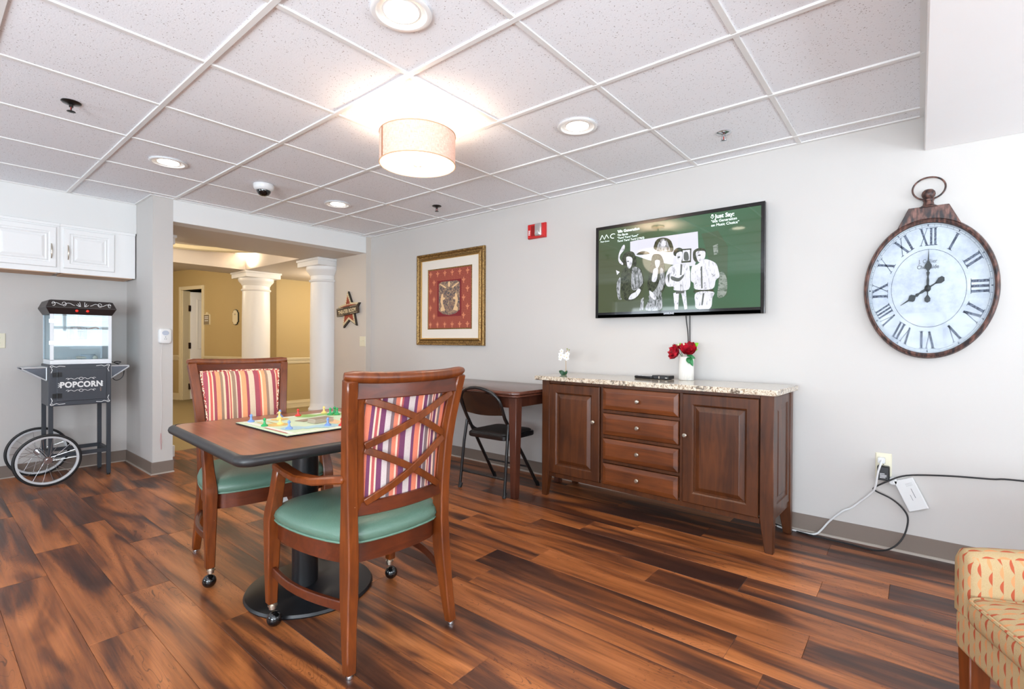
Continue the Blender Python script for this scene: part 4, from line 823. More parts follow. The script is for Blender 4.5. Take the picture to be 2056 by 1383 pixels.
SC = {'white': scr('screen_white', (214, 214, 226)), 'wood': scr('screen_olive', (72, 92, 68)), 'woodlight': scr('screen_sage', (112, 126, 112)), 'dark': scr('screen_dark', (46, 52, 36)), 'grey': scr('screen_grey', (150, 154, 156)),
      'bright': scr('screen_bright', (226, 226, 238)), 'shade': scr('screen_shade', (92, 96, 92))}
def chaikin(P):
    if len(P) < 5: return P
    out = []; n = len(P)
    for i in range(n):
        a, b, c, d = P[i-1], P[i], P[(i+1) % n], P[(i+2) % n]
        for j in range(4):
            t_ = j/4; out.append(tuple(.5*(2*b[k]+(c[k]-a[k])*t_+(2*a[k]-5*b[k]+4*c[k]-d[k])*t_*t_+(3*b[k]-a[k]-3*c[k]+d[k])*t_**3) for k in (0, 1)))
    return out
for nm, c0, c1, s3 in (('bright', (120, 122, 128), (222, 222, 232), (70, 1, 22)), ('grey', (52, 58, 50), (176, 178, 184), (80, 1, 26)), ('dark', (30, 34, 24), (74, 80, 62), (60, 1, 40)), ('woodlight', (80, 98, 82), (150, 158, 150), (30, 1, 60))):
    mm_ = SC[nm]; _n = noise(mm_, 1, 4, vec=mapping(mm_, s3), dist=1.2, rough=.6)
    L(mm_, ramp(mm_, _n.outputs['Fac'], [(.36 if nm != 'bright' else .30, c0), (.56 if nm != 'bright' else .46, c1)]), BS(mm_).inputs['Emission Color'])
M().box(X0+.022, X1-.022, yT+.0017, yT+.0045, Z0+.038, Z1-.022).build('screen', s_green, tv, smooth=0)
for k, nm in enumerate(('wood', 'white', 'woodlight', 'dark', 'grey', 'bright', 'shade')):
    for p in TVP[nm]:
        if nm not in ('white', 'wood'): p = chaikin(p)
        M().add([(x, yT+.0012-.0004*k, z) for x, z in p], [tuple(range(len(p)))]).build('screen_picture_'+{'wood': 'boards', 'white': 'wall', 'woodlight': 'boards', 'dark': 'figures', 'grey': 'figures', 'bright': 'figures', 'shade': 'figures'}[nm], SC[nm], tv, smooth=0)
m_st = mat('screen_text', (230, 240, 236), .3, emis=(225, 245, 240), es=1.0)
def tvt(s_, x, z, size, xs=1, bold=0): text(s_, size, m_st, tv, wallmt(x, z, yT-.0022), .0001, xs=xs, bold=bold, name='screen_lettering')
tvt("'60s Generation", -1.722, 1.926, .027, 1.0, .0006); tvt('The Byrds', -1.722, 1.902, .0205); tvt('"Turn! Turn! Turn!"', -1.722, 1.880, .0205); tvt('Turn! Turn! Turn! (1965)', -1.722, 1.858, .0205)
tvt('Just Say:', -1.026, 1.926, .036, 1, .0008); tvt('"60s Generation', -1.051, 1.900, .024); tvt('on Music Choice"', -1.051, 1.875, .024); tvt('Music Choice', -1.862, 1.872, .0135)
mc = M()
mc.tube([(-1.866+.018*i/1, yT-.002, z) for i, z in enumerate((1.890, 1.925, 1.893, 1.925, 1.897))], .0024, 5).tube([(-1.757+.022*math.cos(a), yT-.002, 1.908+.016*math.sin(a)) for a in [.8+i*.42 for i in range(11)]], .0024, 5).build('screen_logo', m_st, tv)
mi = M(); mi.tube([(-1.043, yT-.002, 1.942), (-1.043, yT-.002, 1.952)], .006, 8).tube([(-1.043+.010*math.cos(a), yT-.002, 1.941+.010*math.sin(a)) for a in [PI+PI*i/8 for i in range(9)]], .0012, 5).tube([(-1.043, yT-.002, 1.931), (-1.043, yT-.002, 1.925)], .0012, 5); mi.build('microphone_icon', m_st, tv)
text('SAMSUNG', .016, mat('badge_silver', (190, 190, 195), .3, .6), tv, wallmt(-1.330, 1.316, yT-.0012), .0002, 'CENTER', bold=.0004, name='badge')
q = M(); q.tube(smoothpts([(-1.236, 3.372, 1.34), (-1.230, 3.375, 1.26), (-1.222, 3.382, 1.18), (-1.220, 3.385, 1.05), (-1.222, 3.384, .95), (-1.222, 3.38, .88)]), .0035, 6); tag(q.build('television_cable', m_rubber), 'black cable hanging from the television down behind the flower vase, left strand', 'cable')
q = M(); q.tube(smoothpts([(-1.206, 3.372, 1.34), (-1.208, 3.378, 1.26), (-1.210, 3.386, 1.16), (-1.210, 3.387, 1.05), (-1.208, 3.386, .95), (-1.206, 3.383, .88)]), .0035, 6); tag(q.build('television_cable', m_rubber), 'black cable hanging from the television down behind the flower vase, right strand', 'cable')
# ---- framed print
fp = thing('framed_print', 'gold beaded frame holding a red fleur-de-lis print on the tv wall', 'picture', (0, 0, 0))
m_gold = mat('antique_gold', (150, 116, 70), .38, .75); m_gold2 = mat('bright_gold_lip', (206, 168, 106), .3, .8)
_n = noise(m_gold, 90, 4); L(m_gold, ramp(m_gold, _n.outputs['Fac'], [(.35, (104, 78, 46)), (.65, (172, 138, 84))]), BS(m_gold).inputs['Base Color'])
fx0, fx1, fz0, fz1 = -4.060, -3.108, 1.083, 2.012
M().frame_xz(fx0, fx1, fz0, fz1, [(0, 3.394), (0, 3.368), (.006, 3.360), (.016, 3.362), (.030, 3.372), (.044, 3.374), (.052, 3.366), (.062, 3.366), (.064, 3.380)], fill=False).build('frame', m_gold, fp, smooth=0)
M().frame_xz(fx0+.062, fx1-.062, fz0+.062, fz1-.062, [(0, 3.370), (.003, 3.367), (.009, 3.369), (.011, 3.380)], fill=False).build('inner_lip', m_gold2, fp, smooth=0)
be = M()
def beadrow(p, q, n):
    for i in range(n):
        k = (i+.5)/n; x, z = p[0]+(q[0]-p[0])*k, p[1]+(q[1]-p[1])*k; r = .0055
        be.add([(x-r, 3.364, z), (x, 3.364, z-r), (x+r, 3.364, z), (x, 3.364, z+r), (x, 3.3585, z)], [(0, 1, 4), (1, 2, 4), (2, 3, 4), (3, 0, 4)])
i_ = .057
for p, q in (((fx0+i_, fz0+i_), (fx1-i_, fz0+i_)), ((fx0+i_, fz1-i_), (fx1-i_, fz1-i_)), ((fx0+i_, fz0+i_), (fx0+i_, fz1-i_)), ((fx1-i_, fz0+i_), (fx1-i_, fz1-i_))): beadrow(p, q, 66)
be.build('bead_trim', m_gold2, fp, smooth=0)['kind'] = 'stuff'
px0, px1, pz0, pz1 = -3.900, -3.268, 1.240, 1.852
M().frame_xz(fx0+.07, fx1-.07, fz0+.07, fz1-.07, [(0, 3.378), (px0-fx0-.07, 3.378), (px0-fx0-.068, 3.3795)], fill=False).build('mat_board', mat('cream_mat_board', (226, 218, 206), .8), fp, smooth=0)
M().frame_xz(px0, px1, pz0, pz1, [(0, 3.3785), (.004, 3.3775), (.012, 3.3775), (.014, 3.379)], fill=False).build('fillet', m_gold, fp, smooth=0)
m_red = mat('tapestry_red', (140, 44, 40), .75)
_v = mapping(m_red, (58, 58, 58), 'Object'); _sx = N(m_red, 'SeparateXYZ'); L(m_red, _v, _sx.inputs[0])
_a = math_(m_red, 'FRACT', math_(m_red, 'ADD', _sx.outputs[0], _sx.outputs[2])); _b = math_(m_red, 'FRACT', math_(m_red, 'SUBTRACT', _sx.outputs[0], _sx.outputs[2]))
_d = math_(m_red, 'ADD', math_(m_red, 'POWER', math_(m_red, 'SUBTRACT', _a, .5), 2.0), math_(m_red, 'POWER', math_(m_red, 'SUBTRACT', _b, .5), 2.0))
L(m_red, mix(m_red, math_(m_red, 'LESS_THAN', _d, .055), (140, 44, 40), (206, 146, 108)), BS(m_red).inputs['Base Color'])
M().box(px0+.012, px1-.012, 3.3785, 3.384, pz0+.012, pz1-.012).build('print', m_red, fp, smooth=0)
m_fl = mat('print_peach', (216, 136, 100), .7); fd = M()
def fleur(cx, cz, s):
    y = 3.3778
    yy = [y]
    def P(pts): yy[0] -= .00012; fd.add([(cx+x*s, yy[0], cz+z*s) for x, z in pts], [tuple(range(len(pts)))])
    P([(-.1, -.5), (.1, -.5), (.12, 0), (.22, .4), (0, 1), (-.22, .4), (-.12, 0)])
    for q in (-1, 1): P([(q*.08, -.05), (q*.3, .25), (q*.6, .3), (q*.78, .05), (q*.62, -.05), (q*.5, .1), (q*.2, -.2)])
    P([(-.5, -.12), (.5, -.12), (.5, -.26), (-.5, -.26)]); P([(-.12, -.3), (.12, -.3), (.18, -.8), (0, -1), (-.18, -.8)])
cw = (px1-px0)/5.4
for r_ in range(7):
    for c_ in range(7):
        cx = px0+.045+c_*cw*.9+(cw*.45 if r_ % 2 else 0); cz = pz0+.05+r_*.085
        if cx > px1-.03: continue
        if -3.76 < cx < -3.40 and 1.36 < cz < 1.74: continue
        fleur(cx, cz, .033)
fd.build('printed_fleurs', m_fl, fp, smooth=0)
ax0, ax1, az0, az1 = -3.752, -3.412, 1.370, 1.728
M().add([(ax0, 3.3776, az0), (ax1, 3.3776, az0), (ax1, 3.3776, az1), (ax0, 3.3776, az1)], [(0, 1, 2, 3)]).build('printed_border', mat('print_crimson', (122, 26, 34), .7), fp, smooth=0)
m_mut = mat('print_muted', (118, 104, 96), .75); _n = noise(m_mut, 45, 5, dist=1); L(m_mut, ramp(m_mut, _n.outputs['Fac'], [(.36, (70, 76, 80)), (.5, (134, 104, 92)), (.64, (168, 144, 112))]), BS(m_mut).inputs['Base Color'])
M().add([(x, 3.3772, z) for x, z in [(ax0+.02, az0+.06), (ax0+.08, az0+.025), (-3.58, az0+.012), (ax1-.08, az0+.025), (ax1-.02, az0+.06), (ax1-.02, az1-.03), (ax1-.06, az1-.012), (ax0+.06, az1-.012), (ax0+.02, az1-.03)]], [tuple(range(9))]).build('printed_panel', m_mut, fp, smooth=0)
q = M()
for sg in (-1, 1):
    c = -3.582
    q.add([(c+sg*x, 3.3768, z) for x, z in [(.055, 1.43), (.12, 1.42), (.125, 1.45), (.105, 1.47), (.125, 1.52), (.115, 1.57), (.10, 1.60), (.085, 1.59), (.08, 1.56), (.055, 1.555), (.06, 1.54), (.09, 1.53), (.085, 1.49)]], [tuple(range(13))])
    q.add([(c+sg*x, 3.3768, z) for x, z in [(.04, 1.66), (.13, 1.70), (.135, 1.69), (.05, 1.645)]], [(0, 1, 2, 3)])
q.add([(-3.582+.018*math.cos(a), 3.3768, 1.685+.028*math.sin(a)) for a in [PI*i/8 for i in range(16)]], [tuple(range(16))])
q.build('printed_shapes', mat('print_cream', (222, 186, 140), .7), fp, smooth=0)
# ---- fire alarm
t = thing('fire_alarm', 'red fire alarm strobe high on the tv wall', 'fire alarm', (-2.510, 3.395, 2.062))
m_rp = mat('alarm_red', (196, 30, 30), .35)
M().frame_xz(-.093, .090, -.062, .062, [(0, 0), (0, -.018), (.006, -.030), (.010, -.031)]).build('body', m_rp, t, smooth=0)
m_slot = mat('alarm_slot', (90, 12, 14), .5)
for i in range(9): M().box(-.048+i*.0095, -.044+i*.0095, -.033, -.030, -.044, .044).build('grille_slot', m_slot, t, smooth=0)
m_ref = mat('strobe_reflector', (214, 214, 214), .2, .8); _n = noise(m_ref, 160, 3); _b = N(m_ref, 'Bump'); _b.inputs['Strength'].default_value = .8; L(m_ref, _n.outputs['Fac'], _b.inputs['Height']); L(m_ref, _b.outputs['Normal'], BS(m_ref).inputs['Normal'])
M().rings([[(x, -y, z) for x, z in rrect(-.002+k, .064-k, -.050+k, .056-k, .014, 4)] for k, y in ((0, .03), (0, .046), (.008, .052))]).build('strobe_lens', m_ref, t)
text('FIRE', .024, m_print, t, Matrix.Translation((-.062, -.0312, -.034)) @ Matrix.Rotation(PI/2, 4, 'X') @ Matrix.Rotation(PI/2, 4, 'Z'), .0002, name='lettering', bold=.0006)
# ---- big pocket-watch clock
ck = thing('wall_clock', 'large pocket-watch wall clock with roman numerals reading eight', 'clock', (.032, 3.395, 1.410))
m_cf = mat('rusted_brown_metal', (92, 66, 58), .45, .3)
_n = noise(m_cf, 22, 6, vec=mapping(m_cf, (3, 3, .9))); L(m_cf, ramp(m_cf, _n.outputs['Fac'], [(.38, (46, 42, 44)), (.5, (84, 60, 54)), (.66, (126, 90, 80))]), BS(m_cf).inputs['Base Color'])
RM = Matrix.Rotation(PI/2, 4, 'X')   # lathe axis z -> -y
M().lathe([(.250, 0), (.268, .0), (.272, .015), (.271, .045), (.266, .058), (.258, .062), (.252, .058), (.250, .050)], n=96, mt=RM, caps=False).build('rim', m_cf, ck)
m_face = mat('clock_face_paper', (232, 234, 240), .55)
_n = noise(m_face, 9, 6, rough=.7); L(m_face, ramp(m_face, _n.outputs['Fac'], [(.30, (180, 182, 198)), (.5, (208, 208, 214)), (.7, (224, 223, 224))]), BS(m_face).inputs['Base Color'])
M().lathe([(.252, .004), (.252, .030), (.001, .030)], n=96, mt=RM, caps=False).build('face', m_face, ck, smooth=30)
m_ink = mat('clock_ink', (74, 78, 96), .6); _n = noise(m_ink, 120, 5); L(m_ink, ramp(m_ink, _n.outputs['Fac'], [(.4, (62, 64, 80)), (.62, (120, 124, 142))]), BS(m_ink).inputs['Base Color'])
yk = -.0305
def circ(r, w_, mm, n=96):
    rs = [[(q*math.cos(2*PI*i/n), yk, q*math.sin(2*PI*i/n)) for i in range(n)] for q in (r-w_/2, r+w_/2)]; mm.rings(rs, caps=False)
q = M(); circ(.150, .0018, q); circ(.2385, .0010, q); circ(.2465, .0010, q)
for i in range(60):
    a = 2*PI*i/60; c, s = math.sin(a), math.cos(a); w_ = .0006
    q.add([(c*r_+s*e*w_, yk, s*r_-c*e*w_) for r_, e in ((.2385, -1), (.2385, 1), (.2465, 1), (.2465, -1))], [(0, 1, 2, 3)])
    if i % 5 == 0: q.add([(c*.2375, yk-.0002, s*.2375), (c*.247+s*.0045, yk-.0002, s*.247-c*.0045), (c*.247-s*.0045, yk-.0002, s*.247+c*.0045)], [(0, 1, 2)])
q.build('minute_track', m_ink, ck, smooth=0)
GL = {'I': .019, 'V': .047, 'X': .047}
def glyph(g, x, h, mm, T_):
    def bar(xa, xb, w_): mm.add([T_(p) for p in ((xa-w_/2, -h/2), (xa+w_/2, -h/2), (xb+w_/2, h/2), (xb-w_/2, h/2))], [(0, 1, 2, 3)])
    def serif(xc, z, w_): mm.add([T_(p) for p in ((xc-w_/2, z-.0012), (xc+w_/2, z-.0012), (xc+w_/2, z+.0012), (xc-w_/2, z+.0012))], [(0, 1, 2, 3)])
    if g == 'I': bar(x, x, .010); serif(x, h/2, .019); serif(x, -h/2, .019)
    if g == 'V': bar(x+.002, x-.014, .010); bar(x, x+.014, .003); serif(x-.014, h/2, .020); serif(x+.014, h/2, .013)
    if g == 'X': bar(x+.014, x-.014, .010); bar(x-.014, x+.014, .003); serif(x-.014, h/2, .018); serif(x+.014, h/2, .013); serif(x-.014, -h/2, .013); serif(x+.014, -h/2, .018)
for i, nm in enumerate(('XII', 'I', 'II', 'III', 'IV', 'V', 'VI', 'VII', 'VIII', 'IX', 'X', 'XI')):
    a = 2*PI*i/12; W_ = sum(GL[g] for g in nm); k = min(1, .074/W_); x = -W_/2; q = M()
    T_ = lambda p: ((p[0]*k)*math.cos(a)+(.199+p[1])*math.sin(a), yk, -(p[0]*k)*math.sin(a)+(.199+p[1])*math.cos(a))
    for g in nm: glyph(g, x+GL[g]/2, .066, q, T_); x += GL[g]
    q.build('numeral', m_ink, ck, smooth=0)
m_ink2 = mat('script_ink', (96, 94, 100), .6)
text('J. Collier', .021, m_ink2, ck, wallmt(.0, .098, yk-.0002) @ Matrix.Shear('XY', 4, (.3, 0)), .0001, 'CENTER'); text('Cheapside', .021, m_ink2, ck, wallmt(.0, .076, yk-.0002), .0001, 'CENTER', bold=.0003)
m_hand = mat('clock_hand_black', (38, 34, 34), .5, 0)
def hand(a, tip, tail, name, y):
    R_ = Matrix.Translation((0, y, 0)) @ Matrix.Rotation(a, 4, 'Y')
    P = [(-.0045, 0), (-.0055, .03), (-.003, .045), (-.007, .060), (-.003, .066), (-.014, .080), (-.014, .090), (-.003, .105), (-.0006, tip)]
    k = tip/.15; P = [(x, z*k if z < tip else z) for x, z in P]; pl = P+[(-x, z) for x, z in reversed(P)]
    q = M().xz(pl, -.0012, .0012); q.xz([(-.004, 0), (.004, 0), (.002, -tail*.55), (-.002, -tail*.55)], -.0012, .0012)
    q.xz([(-.002, -tail*.5), (.002, -tail*.5), (.012, -tail*.78), (.011, -tail), (0, -tail-.006), (-.011, -tail), (-.012, -tail*.78)], -.0012, .0012)
    q.tf(R_).build(name, m_hand, ck, smooth=0)
hand(math.radians(240), .128, .070, 'hour_hand', -.036); hand(math.radians(1), .150, .050, 'minute_hand', -.040)
M().lathe([(.013, .03), (.013, .043), (.005, .047), (.001, .048)], n=20, mt=RM).build('hand_boss', m_hand, ck)
M().lathe([(.251, .0515), (.001, .0525)], n=64, mt=RM, caps=False).build('clock_glass', m_pane_s, ck)
for ch in ck.children: ch.data.transform(Matrix.Diagonal((1, 1, 1.345, 1)))
sbp = [(x, .362*math.sqrt(1-(x/.272)**2)-.006) for x in [-.128+.256*i/12 for i in range(13)]]+[(.080, .420), (-.080, .420)]
M().xz(sbp, -.064, 0).build('shoulder_block', m_cf, ck, bevel=.002, smooth=0)
M().lathe([(.050, .414), (.044, .420), (.024, .432), (.020, .450), (.024, .455), (.024, .460), (.017, .464), (.020, .468), (.026, .476), (.029, .488), (.026, .501), (.017, .511), (.001, .515)], (0, -.032, 0), 28).build('crown', m_cf, ck)
M().tube([(.001+.066*math.cos(a), -.032, .518+.058*math.sin(a)) for a in [-2.2+2*PI*0+i*(2*PI-.0)/40 for i in range(40)]], .0042, 8, loop=True).build('bow_ring', m_cf, ck)
# ---- star sign on the hall side wall (wall plane y 3.33)
st = thing('star_sign', 'rust red star-shaped THEATER ROOM sign with cream lit border', 'sign', (-5.235, 3.33, 1.485), 0)
def star(R, r, off=0): return [((R if i % 2 == 0 else r)*math.sin(PI*i/5+off), (R if i % 2 == 0 else r)*math.cos(PI*i/5+off)) for i in range(10)]
TS = Matrix.Rotation(-.09, 4, 'Y')
M().xz(star(.235, .112), -.022, 0).tf(Matrix.Translation((.012, 0, -.008)) @ TS).build('star_backing', mat('sign_dark_edge', (54, 46, 38), .7), st, smooth=0)
M().xz(star(.222, .106), -.0235, -.022).tf(TS).build('star_border', mat('sign_cream', (222, 206, 168), .7), st, smooth=0)
M().xz(star(.172, .080), -.025, -.0235).tf(TS).build('star_centre', mat('sign_rust', (150, 60, 34), .7), st, smooth=0)
M().box(-.225, .215, -.040, -.024, -.055, .045).tf(TS).build('name_board', mat('sign_dark_board', (70, 54, 40), .7), st, smooth=0)
q = M(); q.box(-.215, -.08, -.0405, -.040, .034, .038).box(.06, .205, -.0405, -.040, -.048, -.044).box(-.215, -.08, -.0405, -.040, -.048, -.044).box(.06, .205, -.0405, -.040, .034, .038).tf(TS).build('board_lines', mat('sign_cream2', (200, 186, 150), .7), st, smooth=0)
m_sg = mat('sign_lettering_cream', (232, 214, 172), .6)
text('THEATER ROOM', .062, m_sg, st, TS @ wallmt(-.005, -.030, -.0405), .0003, 'CENTER', xs=.80, bold=.0014); text('Welcome to Our', .030, m_sg, st, TS @ wallmt(0, .062, -.0255), .0003, 'CENTER', bold=.0003)
q = M()
for i in range(10):
    a_, b_ = star(.198, .094)[i], star(.198, .094)[(i+1) % 10]
    for j in range(5): k = j/5; q.box(a_[0]+(b_[0]-a_[0])*k-.004, a_[0]+(b_[0]-a_[0])*k+.004, -.0245, -.0235, a_[1]+(b_[1]-a_[1])*k-.004, a_[1]+(b_[1]-a_[1])*k+.004)
q.tf(TS).build('border_bulbs', mat('sign_bulb_brown', (150, 110, 70), .6), st, smooth=0)
def plate(name, label, cat, mtx, w_, h_, kind):
    t = thing(name, label, cat, (0, 0, 0)); t.matrix_world = mtx
    M().frame_xz(-w_/2, w_/2, -h_/2, h_/2, [(0, 0), (0, -.003), (.004, -.006)]).build('cover_plate', m_ivory, t, smooth=0)
    if kind == 'switch':
        for x in (-.023, .023): M().box(x-.005, x+.005, -.009, -.006, -.012, .012).box(x-.0035, x+.0035, -.018, -.008, .0, .010).build('toggle', m_ivory, t, smooth=0)
    else:
        for z in (-.020, .020):
            o = M().rings([[(x, -y, z+zz) for x, zz in rrect(-.017, .017, -.0145, .0145, .008, 4)] for y in (.006, .0075)]).build('socket', m_ivory, t)
            M().box(-.0075, -.0055, -.0079, -.0074, z-.002, z+.007).box(.0055, .0075, -.0079, -.0074, z-.002, z+.007).cyl((0, -.0079, z-.008), (0, -.0074, z-.008), .0025).build('slots', m_black, t, smooth=0)
    return t
plate('light_switch', 'ivory double light switch below the star sign', 'light switch', Matrix.Translation((-4.972, 3.33, 1.117)), .116, .115, 'switch')
plate('wall_outlet', 'ivory outlet at the left edge of the picture, beside the popcorn machine', 'outlet', Matrix.Translation((XRC, .452, 1.108)) @ Matrix.Rotation(PI/2, 4, 'Z'), .078, .118, 'outlet')
plate('wall_outlet', 'ivory outlet low on the tv wall with white and black plugs in it', 'outlet', Matrix.Translation((-.146, YB, .448)), .072, .145, 'outlet')
q = M().box(-.172, -.118, YB-.048, YB-.008, .380, .456).build('power_adapter', m_black, None, bevel=.004, smooth=0); tag(q, 'black plug-in power adapter in the lower socket of the tv wall outlet', 'adapter')
a_ = M(); [a_.box(-.160, -.160+.03*random.uniform(.5, 1), YB-.0485, YB-.048, z, z+.003) for z in (.415, .408, .401, .394)]; a_.build('printed_lines', m_print, q, smooth=0)
# white cord with plug
wc = thing('white_power_cord', 'white power cord plugged into the outlet and running down behind the sideboard', 'cord', (0, 0, 0))
pts = smoothpts([(-.152, YB-.035, .485), (-.156, YB-.062, .470), (-.168, YB-.064, .42), (-.178, YB-.058, .345), (-.195, YB-.045, .305), (-.245, YB-.035, .245), (-.29, YB-.03, .195), (-.33, YB-.03, .168), (-.39, YB-.03, .10), (-.43, YB-.035, .04), (-.46, YB-.045, .010), (-.51, YB-.055, .006), (-.58, YB-.045, .006), (-.62, YB-.05, .006), (-.66, YB-.035, .006)])
M().tube(pts, .0052, 8).build('cable', m_whitep, wc); M().rings([[(x, -y+YB, z) for x, z in rrect(-.170, -.138, .470, .500, .006, 3)] for y in (.008, .036)]).build('plug', m_whitep, wc)
bc = M().tube(smoothpts([(1.7, YB-.03, .48), (.9, YB-.03, .478), (.388, YB-.03, .471), (.276, YB-.03, .460), (.112, YB-.03, .447), (-.047, YB-.032, .421), (-.131, YB-.055, .377), (-.184, YB-.05, .334), (-.176, YB-.04, .315), (-.109, YB-.028, .283), (-.060, YB-.028, .240), (-.039, YB-.035, .190), (-.055, YB-.075, .11), (-.10, YB-.10, .045), (-.17, YB-.09, .008), (-.30, YB-.075, .006), (-.42, YB-.072, .006), (-.50, YB-.065, .006), (-.62, YB-.03, .006), (-.68, YB-.02, .012)]), .0042, 8)
tag(bc.build('black_cable', m_rubber), 'black cable looping along the wall from the right edge and down to the floor', 'cable')
rt = thing('wall_router', 'tilted white access box hanging on the wall beside the outlet', 'router', (-.028, YB, .322), 0)
RT = Matrix.Rotation(math.radians(-25.5), 4, 'Y').inverted()
RT = Matrix.Rotation(math.radians(-24), 4, 'Y')
M().box(-.044, .044, -.030, -.004, -.083, .083).tf(RT).build('case', m_whitep, rt, bevel=.003, smooth=0)
q = M(); [q.box(.0+i*.005, .002+i*.005, -.0304, -.030, .045+j*.006, .047+j*.006) for i in range(6) for j in range(3)]; q.box(-.004, -.002, -.0304, -.030, -.03, .0).box(.012, .0145, -.0304, -.030, -.02, .03); q.tf(RT).build('vents_and_print', mat('print_grey', (120, 122, 126), .6), rt, smooth=0)
M().box(-.01, .01, -.004, .0, -.02, .02).tf(RT).build('mount', m_whitep, rt, smooth=0)
q = M().rings([[(x, YB-y, z) for x, z in rrect(-.120, -.088, .362, .400, .012, 4)] for y in (.006, .03)]).build('round_adapter', m_whitep, None); tag(q, 'small white rounded adapter between the black adapter and the tilted white box', 'adapter')
# ---- intercom on the pier
t = thing('door_chime', 'white oval-speaker alarm unit on the pier left of the opening', 'alarm unit', (XL, 1.364, 1.154), PI/2)
M().rings([[(x, -y, z) for x, z in rrect(-.046+k, .046-k, -.064+k, .064-k, .022, 6)] for k, y in ((0, 0), (0, .018), (.004, .026), (.012, .029))]).build('case', m_whitep, t)
M().rings([[(.025*math.cos(2*PI*i/24), -y, .026+.020*math.sin(2*PI*i/24)) for i in range(24)] for y in (.028, .031)]).build('speaker', mat('grey_blue_plastic', (176, 184, 200), .4), t)
M().cyl((0, -.028, -.008), (0, -.031, -.008), .004).cyl((-.006, -.028, -.024), (-.006, -.031, -.024), .0035).cyl((.006, -.028, -.024), (.006, -.031, -.024), .0035).build('button', mat('button_grey', (150, 152, 156), .5), t)
q = M().tube(smoothpts([(XL+.006, 1.345, 1.09), (XL+.005, 1.338, .9), (XL+.005, 1.345, .6), (XL+.005, 1.338, .34)]), .0013, 6); tag(q.build('pull_cord', mat('pull_cord_white', (232, 226, 224), .6)), 'thin pale cord hanging down the pier below the white alarm unit', 'cord')
q = M().tube([(XL+.006, 1.338, .34), (XL+.008, 1.332, .28), (XL+.008, 1.340, .20), (XL+.006, 1.343, .27), (XL+.006, 1.338, .34)], .0015, 6); tag(q.build('cord_end', mat('pink_cord', (214, 150, 150), .6)), 'pink loop at the lower end of the cord on the pier', 'cord')
# ---- hall signs
def onhall(u, z): return MT @ Matrix.Translation((-u, 0, z))
t = thing('hall_sign', 'small grey notice plate right of the hall door', 'sign', (0, 0, 0)); t.matrix_world = onhall(1.842, 1.50)
M().xz([(-.095, -.10), (.095, -.10), (.095, .085), (.03, .095), (.022, .125), (-.022, .125), (-.03, .095), (-.095, .085)], -.012, 0).build('backing', m_cream, t, smooth=0)
M().box(-.085, .07, -.014, -.012, -.095, .078).build('panel', mat('sign_taupe', (140, 126, 100), .6), t, smooth=0)
q = M(); [q.box(-.06, .045, -.0145, -.014, z, z+.012) for z in (.035, .005, -.035)]; q.build('printed_lines', m_print, t, smooth=0)
t = thing('hall_plaque', 'cream plaque with dark scalloped edge left of the far column', 'sign', (0, 0, 0)); t.matrix_world = onhall(1.03, 1.52)
sh = [(-.05, -.12), (0, -.135), (.05, -.12), (.055, -.095), (.08, -.08), (.08, .08), (.055, .095), (.05, .12), (0, .135), (-.05, .12), (-.055, .095), (-.08, .08), (-.08, -.08), (-.055, -.095)]
M().xz(sh, -.016, 0).build('backing', mat('plaque_green_edge', (62, 66, 54), .5), t, smooth=0); M().xz([(x*.88-.004, z*.93) for x, z in sh], -.018, -.016).build('panel', m_cream, t, smooth=0)
q = M(); q.box(-.03, .02, -.0185, -.018, .05, .056).box(-.02, .01, -.0185, -.018, .038, .042).build('printed_lines', m_black, t, smooth=0)
# ================================================================== SMALL THINGS ON TOPS
SZ = .874
def on_sb(x, y): return (x, y, SZ)
# vase with red flowers
VX, VY = -1.188, 3.262
va = thing('flower_vase', 'white ribbed vase of red silk peonies on the sideboard', 'vase', on_sb(VX, VY))
rs = []
for z, r_ in ((0, .042), (.002, .0455), (.06, .046), (.152, .0462), (.155, .0445), (.150, .042), (.08, .042)):
    rs.append([((r_+(.0012*math.cos(i*PI/2) if 0 < z < .156 else 0))*math.cos(2*PI*i/144), (r_+(.0012*math.cos(i*PI/2) if 0 < z < .156 else 0))*math.sin(2*PI*i/144), z) for i in range(144)])
M().rings(rs).build('vase', mat('white_ceramic', (220, 217, 210), .3), va, smooth=60)
m_pet = mat('crimson_petal', (176, 14, 34), .6, spec=.3); _n = noise(m_pet, 30, 3); L(m_pet, ramp(m_pet, _n.outputs['Fac'], [(.35, (120, 6, 22)), (.65, (206, 24, 46))]), BS(m_pet).inputs['Base Color'])
def peony(c, R, dirv, seed):
    rnd = random.Random(seed); q = M(); d = Vector(dirv).normalized(); a = d.orthogonal().normalized(); b = d.cross(a)
    for ring, (n, tilt, rad) in enumerate(((5, .35, .45), (7, .75, .72), (9, 1.15, 1.0))):
        for i in range(n):
            th = 2*PI*i/n+ring*.4+rnd.uniform(-.15, .15); o = a*math.cos(th)+b*math.sin(th); tl = tilt+rnd.uniform(-.15, .15)
            up = (d*math.cos(tl)+o*math.sin(tl)); sd = d.cross(o).normalized(); L_ = R*rad*rnd.uniform(.9, 1.1)
            g = []
            for j in range(5):
                v = j/4; w_ = L_*.55*math.sin(PI*(.18+.72*v))**.7; cup = (up*v*L_ + d*L_*.25*v*v + o*L_*.10*math.sin(PI*v))
                g.append([Vector(c)+cup+sd*w_*u+d*(.18*L_*(u*u))*v+d*rnd.uniform(-.04, .04)*L_*v for u in (-1, -.5, 0, .5, 1)])
            q.rings(g, closed=False, caps=False)
    return q
